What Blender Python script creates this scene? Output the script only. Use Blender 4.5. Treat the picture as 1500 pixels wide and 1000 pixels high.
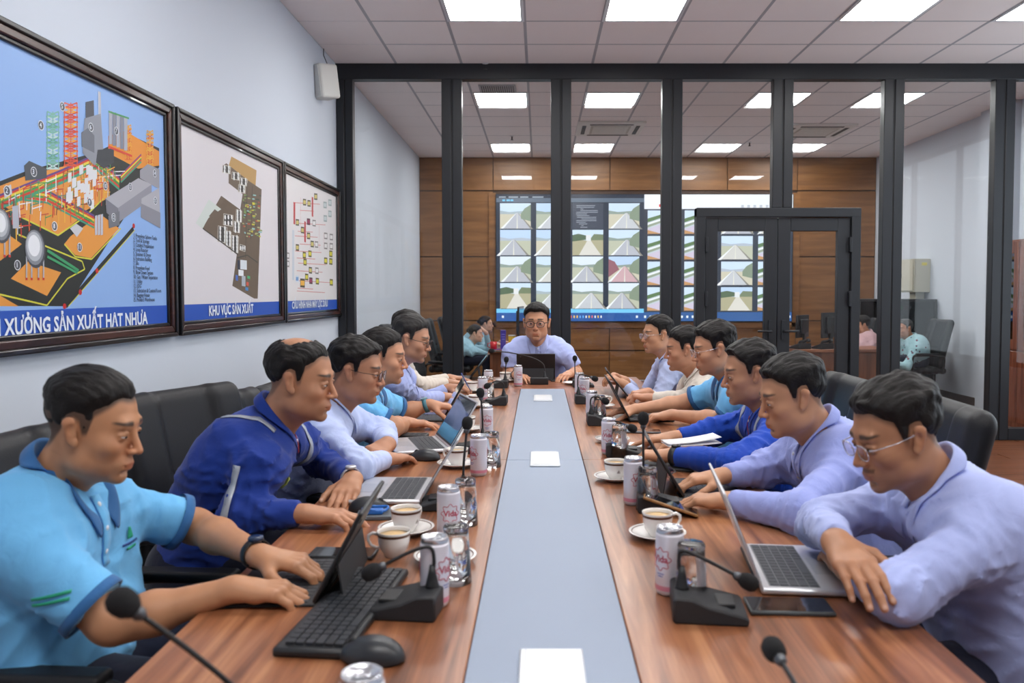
import bpy, bmesh, math, random
import numpy as np
from mathutils import Vector, Matrix
from mathutils.bvhtree import BVHTree
random.seed(7)
for _o in list(bpy.data.objects):
    bpy.data.objects.remove(_o)
SC = bpy.context.scene
COL = SC.collection
R = math.radians

# ------------------------------------------------------------------ camera, world, exposure
F_PX, CX, CY, HZ = 1213.0, 790.0, 478.0, 428.0      # focal length, principal point and horizon in the 1500 x 1000 frame
CAM_Z = 1.38
PITCH = math.atan((CY - HZ) / F_PX)
cam_data = bpy.data.cameras.new('camera')
cam = bpy.data.objects.new('camera', cam_data)
COL.objects.link(cam)
cam.location = (0, 0, CAM_Z)
cam.rotation_euler = (math.pi / 2 - PITCH, 0, 0)
cam_data.sensor_width = 36.0
cam_data.lens = 36.0 * F_PX / 1500.0
cam_data.shift_x = (750.0 - CX) / 1500.0
cam_data.shift_y = (CY - 500.0) / 1500.0
cam_data.clip_start = 0.05
cam_data.dof.use_dof = True
cam_data.dof.focus_distance = 4.4
cam_data.dof.aperture_fstop = 4.2
SC.camera = cam

world = bpy.data.worlds.new('world')
SC.world = world
world.use_nodes = True
world.node_tree.nodes['Background'].inputs[0].default_value = (0.80, 0.86, 0.95, 1)
world.node_tree.nodes['Background'].inputs[1].default_value = 3.2
vs = SC.view_settings
vs.view_transform = 'Standard'
vs.look = 'None'
vs.gamma = 1.0
vs.use_curve_mapping = False
vs.exposure = 0.0
SC.cycles.diffuse_bounces = 7
SC.cycles.max_bounces = 12
PANEL_POWER = 29.0            # radiance of the ceiling light panels
PANEL_TINT = (1.0, 0.985, 0.97)

def ray(px, py):
    """direction (world) of the sight line through a photo pixel"""
    v = Vector(((px - CX) / F_PX, 1.0, -(py - CY) / F_PX))
    c, s = math.cos(PITCH), math.sin(PITCH)
    return Vector((v.x, v.y * c + v.z * s, -v.y * s + v.z * c))
def at_y(px, py, y):          # point of the sight line at depth y
    d = ray(px, py); t = y / d.y
    return Vector((d.x * t, y, CAM_Z + d.z * t))
def at_z(px, py, z):          # point of the sight line on a level plane
    d = ray(px, py); t = (z - CAM_Z) / d.z
    return Vector((d.x * t, d.y * t, z))
def at_x(px, py, x):          # point of the sight line on a side wall
    d = ray(px, py); t = x / d.x
    return Vector((x, d.y * t, CAM_Z + d.z * t))

# ------------------------------------------------------------------ materials
MATS = {}
def srgb(r, g, b):
    f = lambda c: (c / 12.92 if c <= 0.04045 else ((c + 0.055) / 1.055) ** 2.4)
    return (f(r / 255), f(g / 255), f(b / 255), 1.0)
def mat(name, color=(0.5, 0.5, 0.5), rough=0.5, metal=0.0, bump=0.0, bscale=200.0, spec=0.5, vcol=False,
        emit=None, estr=0.0, sheen=0.0, coat=0.0, var=0.0, vscale=6.0, trans=0.0, alpha=1.0, sss=0.0):
    if name in MATS: return MATS[name]
    m = bpy.data.materials.new(name); m.use_nodes = True
    nt = m.node_tree; b = nt.nodes['Principled BSDF']; L = nt.links.new
    c = tuple(color)[:3] + (1.0,)
    b.inputs['Base Color'].default_value = c
    b.inputs['Roughness'].default_value = rough
    b.inputs['Metallic'].default_value = metal
    b.inputs['Specular IOR Level'].default_value = spec
    b.inputs['Sheen Weight'].default_value = sheen
    b.inputs['Coat Weight'].default_value = coat
    b.inputs['Transmission Weight'].default_value = trans
    b.inputs['Alpha'].default_value = alpha
    if sss:
        b.inputs['Subsurface Weight'].default_value = sss
        b.inputs['Subsurface Radius'].default_value = (0.012, 0.004, 0.002)
        b.inputs['Subsurface Scale'].default_value = 1.0
    src = None
    if vcol:
        a = nt.nodes.new('ShaderNodeVertexColor'); a.layer_name = 'Col'; src = a.outputs['Color']
    if var:
        n = nt.nodes.new('ShaderNodeTexNoise'); n.inputs['Scale'].default_value = vscale; n.inputs['Detail'].default_value = 4
        tc = nt.nodes.new('ShaderNodeTexCoord'); L(tc.outputs['Object'], n.inputs['Vector'])
        mr = nt.nodes.new('ShaderNodeMapRange'); mr.inputs['To Min'].default_value = 1 - var; mr.inputs['To Max'].default_value = 1 + var
        L(n.outputs['Fac'], mr.inputs['Value'])
        mx = nt.nodes.new('ShaderNodeVectorMath'); mx.operation = 'SCALE'
        if src is None: mx.inputs[0].default_value = c[:3]
        else: L(src, mx.inputs[0])
        L(mr.outputs['Result'], mx.inputs['Scale']); src = mx.outputs['Vector']
    if src is not None: L(src, b.inputs['Base Color'])
    if bump:
        n = nt.nodes.new('ShaderNodeTexNoise'); n.inputs['Scale'].default_value = bscale; n.inputs['Detail'].default_value = 3
        tc = nt.nodes.new('ShaderNodeTexCoord'); L(tc.outputs['Object'], n.inputs['Vector'])
        bp = nt.nodes.new('ShaderNodeBump'); bp.inputs['Strength'].default_value = bump; bp.inputs['Distance'].default_value = 0.002
        L(n.outputs['Fac'], bp.inputs['Height']); L(bp.outputs['Normal'], b.inputs['Normal'])
    if emit is not None:
        b.inputs['Emission Color'].default_value = tuple(emit)[:3] + (1.0,)
        b.inputs['Emission Strength'].default_value = estr
    MATS[name] = m
    return m
def wood(name, dark, mid, light, axis='Y', rough=0.35, scale=1.0, stretch=14.0, coat=0.0, contrast=1.0, coord='Object'):
    if name in MATS: return MATS[name]
    m = bpy.data.materials.new(name); m.use_nodes = True
    nt = m.node_tree; b = nt.nodes['Principled BSDF']; L = nt.links.new
    tc = nt.nodes.new('ShaderNodeTexCoord'); mp = nt.nodes.new('ShaderNodeMapping')
    s = [stretch * scale] * 3; s['XYZ'.index(axis)] = scale
    mp.inputs['Scale'].default_value = s
    if coord == 'World':
        g = nt.nodes.new('ShaderNodeNewGeometry'); L(g.outputs['Position'], mp.inputs['Vector'])
    else:
        oi = nt.nodes.new('ShaderNodeObjectInfo')
        ad = nt.nodes.new('ShaderNodeVectorMath'); ad.operation = 'MULTIPLY_ADD'
        L(oi.outputs['Random'], ad.inputs[0]); ad.inputs[1].default_value = (7.3, 11.1, 5.7); L(tc.outputs['Object'], ad.inputs[2])
        L(ad.outputs['Vector'], mp.inputs['Vector'])
    n1 = nt.nodes.new('ShaderNodeTexNoise'); n1.inputs['Scale'].default_value = 1.0; n1.inputs['Detail'].default_value = 6
    n1.inputs['Roughness'].default_value = 0.62; n1.inputs['Distortion'].default_value = 0.6
    L(mp.outputs['Vector'], n1.inputs['Vector'])
    cr = nt.nodes.new('ShaderNodeValToRGB'); e = cr.color_ramp.elements
    e[0].position = 0.5 - 0.2 / contrast; e[0].color = tuple(dark)[:3] + (1,)
    e[1].position = 0.5 + 0.22 / contrast; e[1].color = tuple(light)[:3] + (1,)
    k = cr.color_ramp.elements.new(0.5); k.color = tuple(mid)[:3] + (1,)
    L(n1.outputs['Fac'], cr.inputs['Fac']); L(cr.outputs['Color'], b.inputs['Base Color'])
    b.inputs['Roughness'].default_value = rough; b.inputs['Coat Weight'].default_value = coat
    b.inputs['Coat Roughness'].default_value = 0.15
    MATS[name] = m
    return m
def pane_mat(name, tint=(0.93, 0.96, 0.97), base=0.035, edge=0.6, rough=0.0):
    """clear sheet: see-through with a mirror reflection that grows towards grazing angles"""
    if name in MATS: return MATS[name]
    m = bpy.data.materials.new(name); m.use_nodes = True
    nt = m.node_tree; nt.nodes.clear(); L = nt.links.new
    out = nt.nodes.new('ShaderNodeOutputMaterial'); mix = nt.nodes.new('ShaderNodeMixShader')
    tr = nt.nodes.new('ShaderNodeBsdfTransparent'); gl = nt.nodes.new('ShaderNodeBsdfGlossy')
    tr.inputs['Color'].default_value = tuple(tint) + (1,); gl.inputs['Roughness'].default_value = rough
    lw = nt.nodes.new('ShaderNodeLayerWeight'); lw.inputs['Blend'].default_value = 0.5
    pw = nt.nodes.new('ShaderNodeMath'); pw.operation = 'POWER'; pw.inputs[1].default_value = 4.0
    ma = nt.nodes.new('ShaderNodeMath'); ma.operation = 'MULTIPLY_ADD'; ma.inputs[1].default_value = edge; ma.inputs[2].default_value = base
    L(lw.outputs['Facing'], pw.inputs[0]); L(pw.outputs[0], ma.inputs[0]); L(ma.outputs[0], mix.inputs['Fac'])
    L(tr.outputs[0], mix.inputs[1]); L(gl.outputs[0], mix.inputs[2]); L(mix.outputs[0], out.inputs['Surface'])
    MATS[name] = m
    return m
def glow_vcol(name, strength, rough=0.2):
    """a lit screen: emits the picture held in the colour attribute"""
    if name in MATS: return MATS[name]
    m = bpy.data.materials.new(name); m.use_nodes = True
    nt = m.node_tree; b = nt.nodes['Principled BSDF']
    a = nt.nodes.new('ShaderNodeVertexColor'); a.layer_name = 'Col'
    nt.links.new(a.outputs['Color'], b.inputs['Emission Color'])
    b.inputs['Emission Strength'].default_value = strength
    b.inputs['Base Color'].default_value = (0.01, 0.01, 0.012, 1); b.inputs['Roughness'].default_value = rough
    MATS[name] = m
    return m

# ------------------------------------------------------------------ object helpers
def link(o, parent=None):
    COL.objects.link(o)
    if parent is not None: o.parent = parent
    return o
def tag(o, label=None, cat=None, group=None, kind=None):
    if label: o['label'] = label
    if cat: o['category'] = cat
    if group: o['group'] = group
    if kind: o['kind'] = kind
    return o
def empty(name, loc=(0, 0, 0), rz=0.0, label=None, cat=None, group=None):
    o = bpy.data.objects.new(name, None); o.empty_display_size = 0.05
    o.location = loc; o.rotation_euler = (0, 0, rz); link(o)
    return tag(o, label, cat, group)
def copy_tree(o, parent=None):
    c = o.copy(); COL.objects.link(c); c.parent = parent
    for ch in list(o.children): copy_tree(ch, c)
    return c
class MB:
    """collects shapes and builds them as one mesh object"""
    def __init__(s): s.v = []; s.f = []; s.c = []; s.smooth = []
    def add(s, vs, fs, col=None, smooth=False):
        o = len(s.v); s.v += [tuple(v) for v in vs]
        for f in fs:
            s.f.append(tuple(i + o for i in f)); s.c.append(col or (1, 1, 1, 1)); s.smooth.append(smooth)
        return s
    def box(s, lo, hi, col=None, M=None):
        x0, y0, z0 = lo; x1, y1, z1 = hi
        v = [Vector(p) for p in ((x0,y0,z0),(x1,y0,z0),(x1,y1,z0),(x0,y1,z0),(x0,y0,z1),(x1,y0,z1),(x1,y1,z1),(x0,y1,z1))]
        if M is not None: v = [M @ p for p in v]
        return s.add(v, [(0,3,2,1),(4,5,6,7),(0,1,5,4),(1,2,6,5),(2,3,7,6),(3,0,4,7)], col)
    def lathe(s, prof, n=24, col=None, M=None, closed=False):
        """prof: list of (r, z); spun about z"""
        vs = []; fs = []
        for r, z in prof:
            for k in range(n):
                a = 2 * math.pi * k / n; vs.append(Vector((r * math.cos(a), r * math.sin(a), z)))
        for i in range(len(prof) - 1):
            for k in range(n):
                k2 = (k + 1) % n
                fs.append((i*n+k, i*n+k2, (i+1)*n+k2, (i+1)*n+k))
        if prof[0][0] > 1e-5 and not closed: fs.append(tuple(range(n))[::-1])
        if prof[-1][0] > 1e-5 and not closed: fs.append(tuple((len(prof)-1)*n + k for k in range(n)))
        if M is not None: vs = [M @ p for p in vs]
        return s.add(vs, fs, col, True)
    def tube(s, pts, r, n=10, col=None, caps=True):
        pts = [Vector(p) for p in pts]
        rs = r if isinstance(r, (list, tuple)) else [r] * len(pts)
        vs = []; fs = []; up = None
        for i, p in enumerate(pts):
            t = (pts[min(i+1, len(pts)-1)] - pts[max(i-1, 0)]).normalized()
            if up is None: up = Vector((0,0,1)) if abs(t.z) < 0.9 else Vector((1,0,0))
            a = t.cross(up).normalized(); b = a.cross(t).normalized(); up = b
            for k in range(n):
                q = 2 * math.pi * k / n; vs.append(p + (a * math.cos(q) + b * math.sin(q)) * rs[i])
        for i in range(len(pts) - 1):
            for k in range(n):
                k2 = (k+1) % n; fs.append((i*n+k, i*n+k2, (i+1)*n+k2, (i+1)*n+k))
        if caps: fs += [tuple(range(n))[::-1], tuple((len(pts)-1)*n + k for k in range(n))]
        return s.add(vs, fs, col, True)
    def poly(s, pts, col=None): return s.add(pts, [tuple(range(len(pts)))], col)
    def prism(s, pts, d, col=None):
        """closed outline (list of 3D points) pushed along vector d"""
        n = len(pts); d = Vector(d); a = [Vector(p) for p in pts]
        return s.add(a + [p + d for p in a], [tuple(range(n))[::-1], tuple(range(n, 2*n))] + [(i, (i+1)%n, n+(i+1)%n, n+i) for i in range(n)], col)
    def mesh(s, name, m, vcol=False, fixn=True):
        me = bpy.data.meshes.new(name); me.from_pydata(s.v, [], s.f)
        for x in (m if isinstance(m, (list, tuple)) else [m]): me.materials.append(x)
        me.polygons.foreach_set('use_smooth', s.smooth)
        if vcol:
            at = me.color_attributes.new('Col', 'FLOAT_COLOR', 'CORNER')
            buf = []
            for f, c in zip(s.f, s.c): buf += list((tuple(c) + (1.0,))[:4]) * len(f)
            at.data.foreach_set('color', buf)
        if fixn:
            bm = bmesh.new(); bm.from_mesh(me); bmesh.ops.recalc_face_normals(bm, faces=bm.faces); bm.to_mesh(me); bm.free()
        me.update()
        return me
    def build(s, name, m, parent=None, bevel=0.0, seg=2, vcol=False, loc=None, fixn=True, sub=0, solid=0.0):
        o = bpy.data.objects.new(name, s.mesh(name, m, vcol, fixn)); link(o, parent)
        if loc is not None: o.location = loc
        if solid:
            md = o.modifiers.new('solid', 'SOLIDIFY'); md.thickness = solid; md.offset = 0
        if sub:
            md = o.modifiers.new('sub', 'SUBSURF'); md.levels = sub; md.render_levels = sub
        if bevel:
            md = o.modifiers.new('bevel', 'BEVEL'); md.width = bevel; md.segments = seg; md.limit_method = 'ANGLE'; md.angle_limit = R(40)
            md.harden_normals = False
            for p in o.data.polygons: p.use_smooth = True
            o.data.set_sharp_from_angle(angle=R(35))
        return o
def bx(name, lo, hi, m, parent=None, bevel=0.0):
    return MB().box(lo, hi).build(name, m, parent, bevel=bevel)
def struct(o): o['kind'] = 'structure'; return o
def text_mesh(name, s, size, m, parent, M, depth=0.0006, align='CENTER', bold=0.0, sx=1.0, spacing=1.0):
    cu = bpy.data.curves.new('t', 'FONT'); cu.body = s; cu.size = size; cu.align_x = align; cu.align_y = 'CENTER'
    cu.extrude = depth; cu.offset = bold; cu.resolution_u = 2; cu.space_character = spacing
    t = bpy.data.objects.new('t', cu); COL.objects.link(t)
    dg = bpy.context.evaluated_depsgraph_get()
    me = bpy.data.meshes.new_from_object(t.evaluated_get(dg)); me.name = name
    bpy.data.objects.remove(t); bpy.data.curves.remove(cu)
    me.transform(M @ Matrix.Diagonal((sx, 1, 1, 1))); me.materials.clear(); me.materials.append(m)
    o = bpy.data.objects.new(name, me); link(o, parent)
    return o
# ------------------------------------------------------------------ organic shapes: distance fields meshed with surface nets
_CO = np.array([(i, j, k) for i in (0, 1) for j in (0, 1) for k in (0, 1)])
_ED = [(0,1),(2,3),(4,5),(6,7),(0,2),(1,3),(4,6),(5,7),(0,4),(1,5),(2,6),(3,7)]
def surface_nets(D, org, h):
    S = D < 0
    c = np.zeros(tuple(n - 1 for n in D.shape), np.int8)
    for o in _CO: c += S[o[0]:S.shape[0]-1+o[0], o[1]:S.shape[1]-1+o[1], o[2]:S.shape[2]-1+o[2]]
    idx = np.argwhere((c > 0) & (c < 8))
    V = [D[idx[:,0]+o[0], idx[:,1]+o[1], idx[:,2]+o[2]] for o in _CO]
    pos = np.zeros((len(idx), 3)); cnt = np.zeros(len(idx))
    for a, b in _ED:
        m = (V[a] < 0) != (V[b] < 0)
        t = (V[a][m] / (V[a][m] - V[b][m]))[:, None]
        pos[m] += _CO[a] + t * (_CO[b] - _CO[a]); cnt[m] += 1
    verts = org + (idx + pos / cnt[:, None]) * h
    lut = np.full(c.shape, -1, np.int32); lut[idx[:,0], idx[:,1], idx[:,2]] = np.arange(len(idx))
    quads = []
    for ax in range(3):
        b, d = (ax + 1) % 3, (ax + 2) % 3
        s0 = [slice(1, -1)] * 3; s1 = [slice(1, -1)] * 3
        s0[ax] = slice(0, -1); s1[ax] = slice(1, None)
        A, B = S[tuple(s0)], S[tuple(s1)]
        e = np.argwhere(A != B)
        if not len(e): continue
        flip = A[e[:,0], e[:,1], e[:,2]]
        p = e.copy(); p[:, b] += 1; p[:, d] += 1
        def cell(db, dd):
            q = p.copy(); q[:, b] -= db; q[:, d] -= dd
            return lut[q[:,0], q[:,1], q[:,2]]
        q = np.stack([cell(1,1), cell(0,1), cell(0,0), cell(1,0)], 1)
        q[~flip] = q[~flip][:, ::-1]
        quads.append(q)
    return verts, np.concatenate(quads)
_rng = np.random.RandomState(3)
_LAT = _rng.rand(32, 32, 32).astype(np.float32)
def vnoise(P, f):
    q = P * f; i = np.floor(q).astype(int); t = q - i; t = t * t * (3 - 2 * t)
    r = 0
    for o in _CO:
        j = (i + o) & 31
        w = np.prod(np.where(o == 1, t, 1 - t), axis=1)
        r = r + w * _LAT[j[:,0], j[:,1], j[:,2]]
    return r
def sstep(a, b, x):
    t = np.clip((x - a) / (b - a), 0, 1); return t * t * (3 - 2 * t)
class Field:
    def __init__(s, lo, hi, h):
        s.h = h; s.org = np.array(lo, float) - 3 * h
        n = np.ceil((np.array(hi) - np.array(lo)) / h).astype(int) + 7
        s.D = np.full(tuple(n), 0.5, np.float32); s.n = n
        s.ax = [s.org[i] + np.arange(n[i]) * h for i in range(3)]
    def _win(s, lo, hi):
        a = np.clip(np.floor((np.array(lo) - s.org) / s.h).astype(int), 0, s.n)
        b = np.clip(np.ceil((np.array(hi) - s.org) / s.h).astype(int) + 1, 0, s.n)
        if (b <= a).any(): return None
        sl = tuple(slice(a[i], b[i]) for i in range(3))
        return sl, (s.ax[0][sl[0]][:,None,None], s.ax[1][sl[1]][None,:,None], s.ax[2][sl[2]][None,None,:])
    def _mix(s, w, d, k, op):
        sl = w[0]; a = s.D[sl]
        if op == 'sub': d = -d
        sg = -1.0 if op in ('sub', 'and') else 1.0
        if k > 0:
            h = np.clip(0.5 + 0.5 * sg * (a - d) / k, 0, 1)
            s.D[sl] = (a * (1 - h) + d * h - sg * k * h * (1 - h)).astype(np.float32)
        else:
            s.D[sl] = np.minimum(a, d) if sg > 0 else np.maximum(a, d)
    def ell(s, c, r, k=0.01, op='add'):
        c = np.array(c, float); r = np.array(r, float); m = k + 0.02
        w = s._win(c - r - m, c + r + m)
        if w is None: return
        X, Y, Z = w[1]; x, y, z = X - c[0], Y - c[1], Z - c[2]
        k0 = np.sqrt((x/r[0])**2 + (y/r[1])**2 + (z/r[2])**2); k1 = np.sqrt((x/r[0]**2)**2 + (y/r[1]**2)**2 + (z/r[2]**2)**2) + 1e-9
        s._mix(w, k0 * (k0 - 1) / k1, k, op)
    def cap(s, a, b, ra, rb=None, k=0.01, op='add', flat=None, cut=None):
        """tapered capsule; flat=(axis, factor) thins it along an axis; cut=(point, dir) trims what lies past a plane"""
        rb = ra if rb is None else rb
        a = np.array(a, float); b = np.array(b, float); m = max(ra, rb) + k + 0.02
        w = s._win(np.minimum(a, b) - m, np.maximum(a, b) + m)
        if w is None: return
        X, Y, Z = w[1]; ba = b - a; L2 = max(ba @ ba, 1e-9)
        x, y, z = X - a[0], Y - a[1], Z - a[2]
        t = np.clip((x*ba[0] + y*ba[1] + z*ba[2]) / L2, 0, 1)
        x, y, z = x - t*ba[0], y - t*ba[1], z - t*ba[2]
        if flat is not None:
            n = np.array(flat[0], float); n /= np.linalg.norm(n); q = (x*n[0] + y*n[1] + z*n[2]) * (flat[1] - 1)
            x, y, z = x + q*n[0], y + q*n[1], z + q*n[2]
        d = np.sqrt(x*x + y*y + z*z) - (ra + t * (rb - ra))
        if cut is not None:
            c, n = np.array(cut[0], float), np.array(cut[1], float); n /= np.linalg.norm(n)
            d = np.maximum(d, (X - c[0])*n[0] + (Y - c[1])*n[1] + (Z - c[2])*n[2])
        s._mix(w, d, k, op)
    def displace(s, fn, band=0.03):
        m = np.abs(s.D) < band
        i = np.argwhere(m)
        P = s.org + i * s.h
        s.D[m] += fn(P).astype(np.float32)
    def mesh(s): return surface_nets(s.D, s.org, s.h)
    def sample(s, p):
        q = (np.array(p) - s.org) / s.h; i = np.clip(np.floor(q).astype(int), 0, s.n - 2); t = q - i
        r = 0.0
        for o in _CO: r += np.prod(np.where(o == 1, t, 1 - t)) * s.D[tuple(i + o)]
        return float(r)
    def push_out(s, p, gap):
        """move a point straight out of the surface until it clears it by gap"""
        p = np.array(p, float)
        for _ in range(6):
            d = s.sample(p)
            if d >= gap: break
            g = np.array([s.sample(p + e) - s.sample(p - e) for e in np.eye(3) * s.h])
            n = np.linalg.norm(g)
            if n < 1e-6: break
            p = p + g / n * min(gap - d, .02)
        return Vector(p)

def np_mesh(name, V, Fq, m, cols=None):
    me = bpy.data.meshes.new(name)
    V = np.asarray(V, np.float32); Fq = np.asarray(Fq, np.int32)
    me.vertices.add(len(V)); me.vertices.foreach_set('co', V.ravel())
    me.loops.add(len(Fq) * 4); me.loops.foreach_set('vertex_index', Fq.ravel())
    me.polygons.add(len(Fq)); me.polygons.foreach_set('loop_start', np.arange(len(Fq), dtype=np.int32) * 4)
    me.polygons.foreach_set('use_smooth', np.ones(len(Fq), bool))
    me.materials.append(m)
    me.update(calc_edges=True)
    if cols is not None:
        at = me.color_attributes.new('Col', 'FLOAT_COLOR', 'POINT')
        at.data.foreach_set('color', np.concatenate([cols, np.ones((len(cols), 1))], 1).astype(np.float32).ravel())
    return me
def join_np(parts):
    V, Fq, C = [], [], []; o = 0
    for v, f, c in parts:
        V.append(v); Fq.append(f + o); C.append(c); o += len(v)
    return np.concatenate(V), np.concatenate(Fq), np.concatenate(C)

# ------------------------------------------------------------------ people
def lin(c): return np.array(srgb(*c)[:3])
SKIN_TONE = np.array((.90, .87, .80))
HAIR_Y = [-.115, -.09, -.066, -.042, -.026, -.012, .002, .012, .022, .029, .045, .062, .08, .10]
HAIR_Z = [-.078, -.074, -.056, -.018, .016, .024, .018, -.010, -.006, .036, .050, .062, .068, .072]
def build_head(h, P, neck_pt):
    """head in its own frame: face to +y, crown to +z, eye line at z = 0"""
    w = P.get('wide', 1.0); jw = P.get('jaw', 1.0)
    lo = (-.108, -.125, min(-.17, neck_pt[2] - .03)); hi = (.108, .14, .15)
    lo = (lo[0], min(lo[1], neck_pt[1] - .075), lo[2])
    f = Field(lo, hi, h)
    f.ell((0, -.014, .036), (.076*w, .097, .082), .0)
    f.ell((0, .022, -.030), (.063*w, .066, .082), .035)
    f.ell((0, .028, -.078), (.050*w*jw, .058, .044), .03)
    f.ell((0, .080, -.106), (.019*jw, .015, .014), .026)
    for s in (-1, 1):
        f.ell((s*.045*w*jw, .010, -.072), (.016, .028, .024), .03)     # jaw corner
    base = f.D.copy()
    for s in (-1, 1):
        f.ell((s*.043*w, .056, -.030), (.020, .024, .017), .026)       # cheekbone
        f.ell((s*.031, .099, -.003), (.019, .016, .012), .016, 'sub')  # eye socket
    f.cap((-.036, .080, .021), (.036, .080, .021), .009, k=.02)        # brow ridge
    nl = P.get('nose', 1.0)
    f.cap((0, .088, .004), (0, .104 + .006*nl, -.036), .0065, .0098, .012)
    for s in (-1, 1):
        f.ell((s*.0120, .100, -.040), (.0080, .0095, .0072), .007)
        f.ell((s*.007, .106, -.0480), (.0035, .004, .003), .003, 'sub')
        f.ell((s*.031, .0765, -.004), (.0145, .0135, .0135), .004)      # eyeball under the lids
        f.cap((s*.019, .0865, -.002), (s*.031, .0905, .0045), .0024, .0026, .004)   # upper lid
        f.cap((s*.031, .0905, .0045), (s*.044, .0825, -.001), .0026, .0022, .004)
        f.cap((s*.020, .0855, -.0095), (s*.042, .082, -.0105), .002, .002, .006)
    # lips
    f.ell((0, .084, -.072), (.026, .016, .020), .018)
    f.ell((0, .0965, -.0690), (.020, .0060, .0042), .005)
    f.ell((0, .0955, -.0785), (.017, .0062, .0052), .005)
    f.cap((-.022, .0955, -.0738), (.022, .0955, -.0738), .0014, k=.003, op='sub')
    f.cap((-.012, .092, -.0895), (.012, .092, -.0895), .004, k=.010, op='sub')
    for s in (-1, 1):                                                   # ears
        f.cap((s*.077*w, -.004, -.026), (s*.083*w, -.014, .010), .011, .014, .006, flat=((1, .3*s, 0), 1.9))
        f.ell((s*.0915*w, -.003, -.004), (.0105, .0105, .017), .003, 'sub')
        f.ell((s*.077*w, .003, -.032), (.006, .008, .010), .006)
    n = np.array(neck_pt, float); t0 = np.array((0, -.026, -.045))
    f.cap(t0, n, .050*P.get('neck', 1.0), .060*P.get('neck', 1.0), .030)
    f.cap((0, .02, -.105), n + np.array((0, .03, -.02)), .018, .03, .03)
    V, Q = f.mesh()
    # colours
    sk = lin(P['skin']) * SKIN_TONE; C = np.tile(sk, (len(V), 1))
    x, y, z = V.T; ax = np.abs(x)
    red = np.exp(-((z+.036)/.022)**2) * np.exp(-(ax/.02)**2) * (y > .08) * .5 + (ax > .083*w) * .35 + np.exp(-((z+.035)/.025)**2) * np.exp(-((ax-.04)/.02)**2) * (y > .03) * .35
    C *= 1 + red[:, None] * np.array((.06, -.12, -.14))
    dn = (vnoise(V, 60) - .5) * .10; C *= (1 + dn)[:, None]
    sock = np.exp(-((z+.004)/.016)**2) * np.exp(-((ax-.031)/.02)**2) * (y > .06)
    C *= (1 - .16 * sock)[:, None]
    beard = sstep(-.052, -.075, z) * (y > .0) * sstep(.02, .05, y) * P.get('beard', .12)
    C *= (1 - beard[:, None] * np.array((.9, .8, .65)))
    if P.get('stache'):
        mk = np.exp(-((z+.0585)/.005)**4) * (ax < .026) * (y > .085); C = C * (1 - .6*mk[:, None])
    lip = np.exp(-((z+.0735)/.0088)**6) * np.exp(-(ax/.0205)**6) * (y > .084)
    C = C * (1 - lip[:, None]) + lip[:, None] * (sk * np.array(P.get('lip', (.86, .62, .58))))
    zc = .0225 + .0045 * np.cos((ax - .034) / .024) - .002
    wd = .0052 * np.clip(1.25 - (ax - .02) / .05, .5, 1.2)
    br = np.exp(-((z - zc) / wd)**4) * sstep(.010, .017, ax) * (1 - sstep(.047, .055, ax)) * (y > .045)
    hc = np.array(P.get('haircol', (.012, .010, .009)))
    C = C * (1 - .9*br[:, None]) + .9*br[:, None] * hc * 1.3
    hl = hairline(x, y, P)
    fade = sstep(-.012, .006, z - hl) * (ax < .082*w)
    fd = fade * P.get('fade', .55) * (1 - _bald(V, P))
    C = C * (1 - fd[:, None]) + fd[:, None] * hc * 2.2
    # hair: the skull swollen by a thickness that falls below zero outside the hairline
    g = Field(lo, hi, h); g.D = base.copy()
    tt, ts = P.get('top', .013), P.get('side', .005)
    part = P.get('part', 0.0)
    def thick(Q):
        x, y, z = Q.T
        e = z - hairline(x, y, P)
        jag = (vnoise(Q * np.array((1, .6, .5)), 150) - .5) * .007
        a = sstep(-.004, .016, e + jag)
        lift = 1 + part * np.exp(-((x - .02) / .03)**2)
        T = ts + (tt * lift - ts) * sstep(.03, .085, z) + .006 * P.get('quiff', 0.0) * sstep(.04, .08, y) * sstep(.05, .08, z)
        if P.get('bun'): T = T + 0
        U = Q.copy(); U[:,1] *= .22; U[:,2] *= .35
        st = (vnoise(U, 190) - .5) * .005 + (vnoise(Q, 38) - .5) * .008 * P.get('mess', 1.0)
        b = _bald(Q, P)
        return -(a * (T * (.22 + .78 * sstep(0, .050 - .03 * P.get('quiff', 0.0), e)) + st * sstep(0, .02, e)) * (1 - b) - .005 * (1 - a) - .004 * b)
    g.displace(thick, .06)
    if P.get('bun'):
        g.ell((0, -.115, .03), (.032, .03, .032), .012)
    HV, HQ = g.mesh()
    return V, Q, C, HV, HQ
def hairline(x, y, P):
    fr = sstep(.03, .08, y)
    return np.interp(y, HAIR_Y, HAIR_Z) + (P.get('line', 0.0) + P.get('temple', .008) * np.exp(-((np.abs(x) - .040) / .016)**2)) * fr
def _bald(V, P):
    b = P.get('bald')
    if not b: return np.zeros(len(V))
    x, y, z = V.T
    q = np.sqrt((x / b[0])**2 + ((y - b[1]) / b[2])**2)
    return (1 - sstep(.75, 1.12, q + (vnoise(V, 90) - .5) * .3)) * (z > .05) * b[3]

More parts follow.
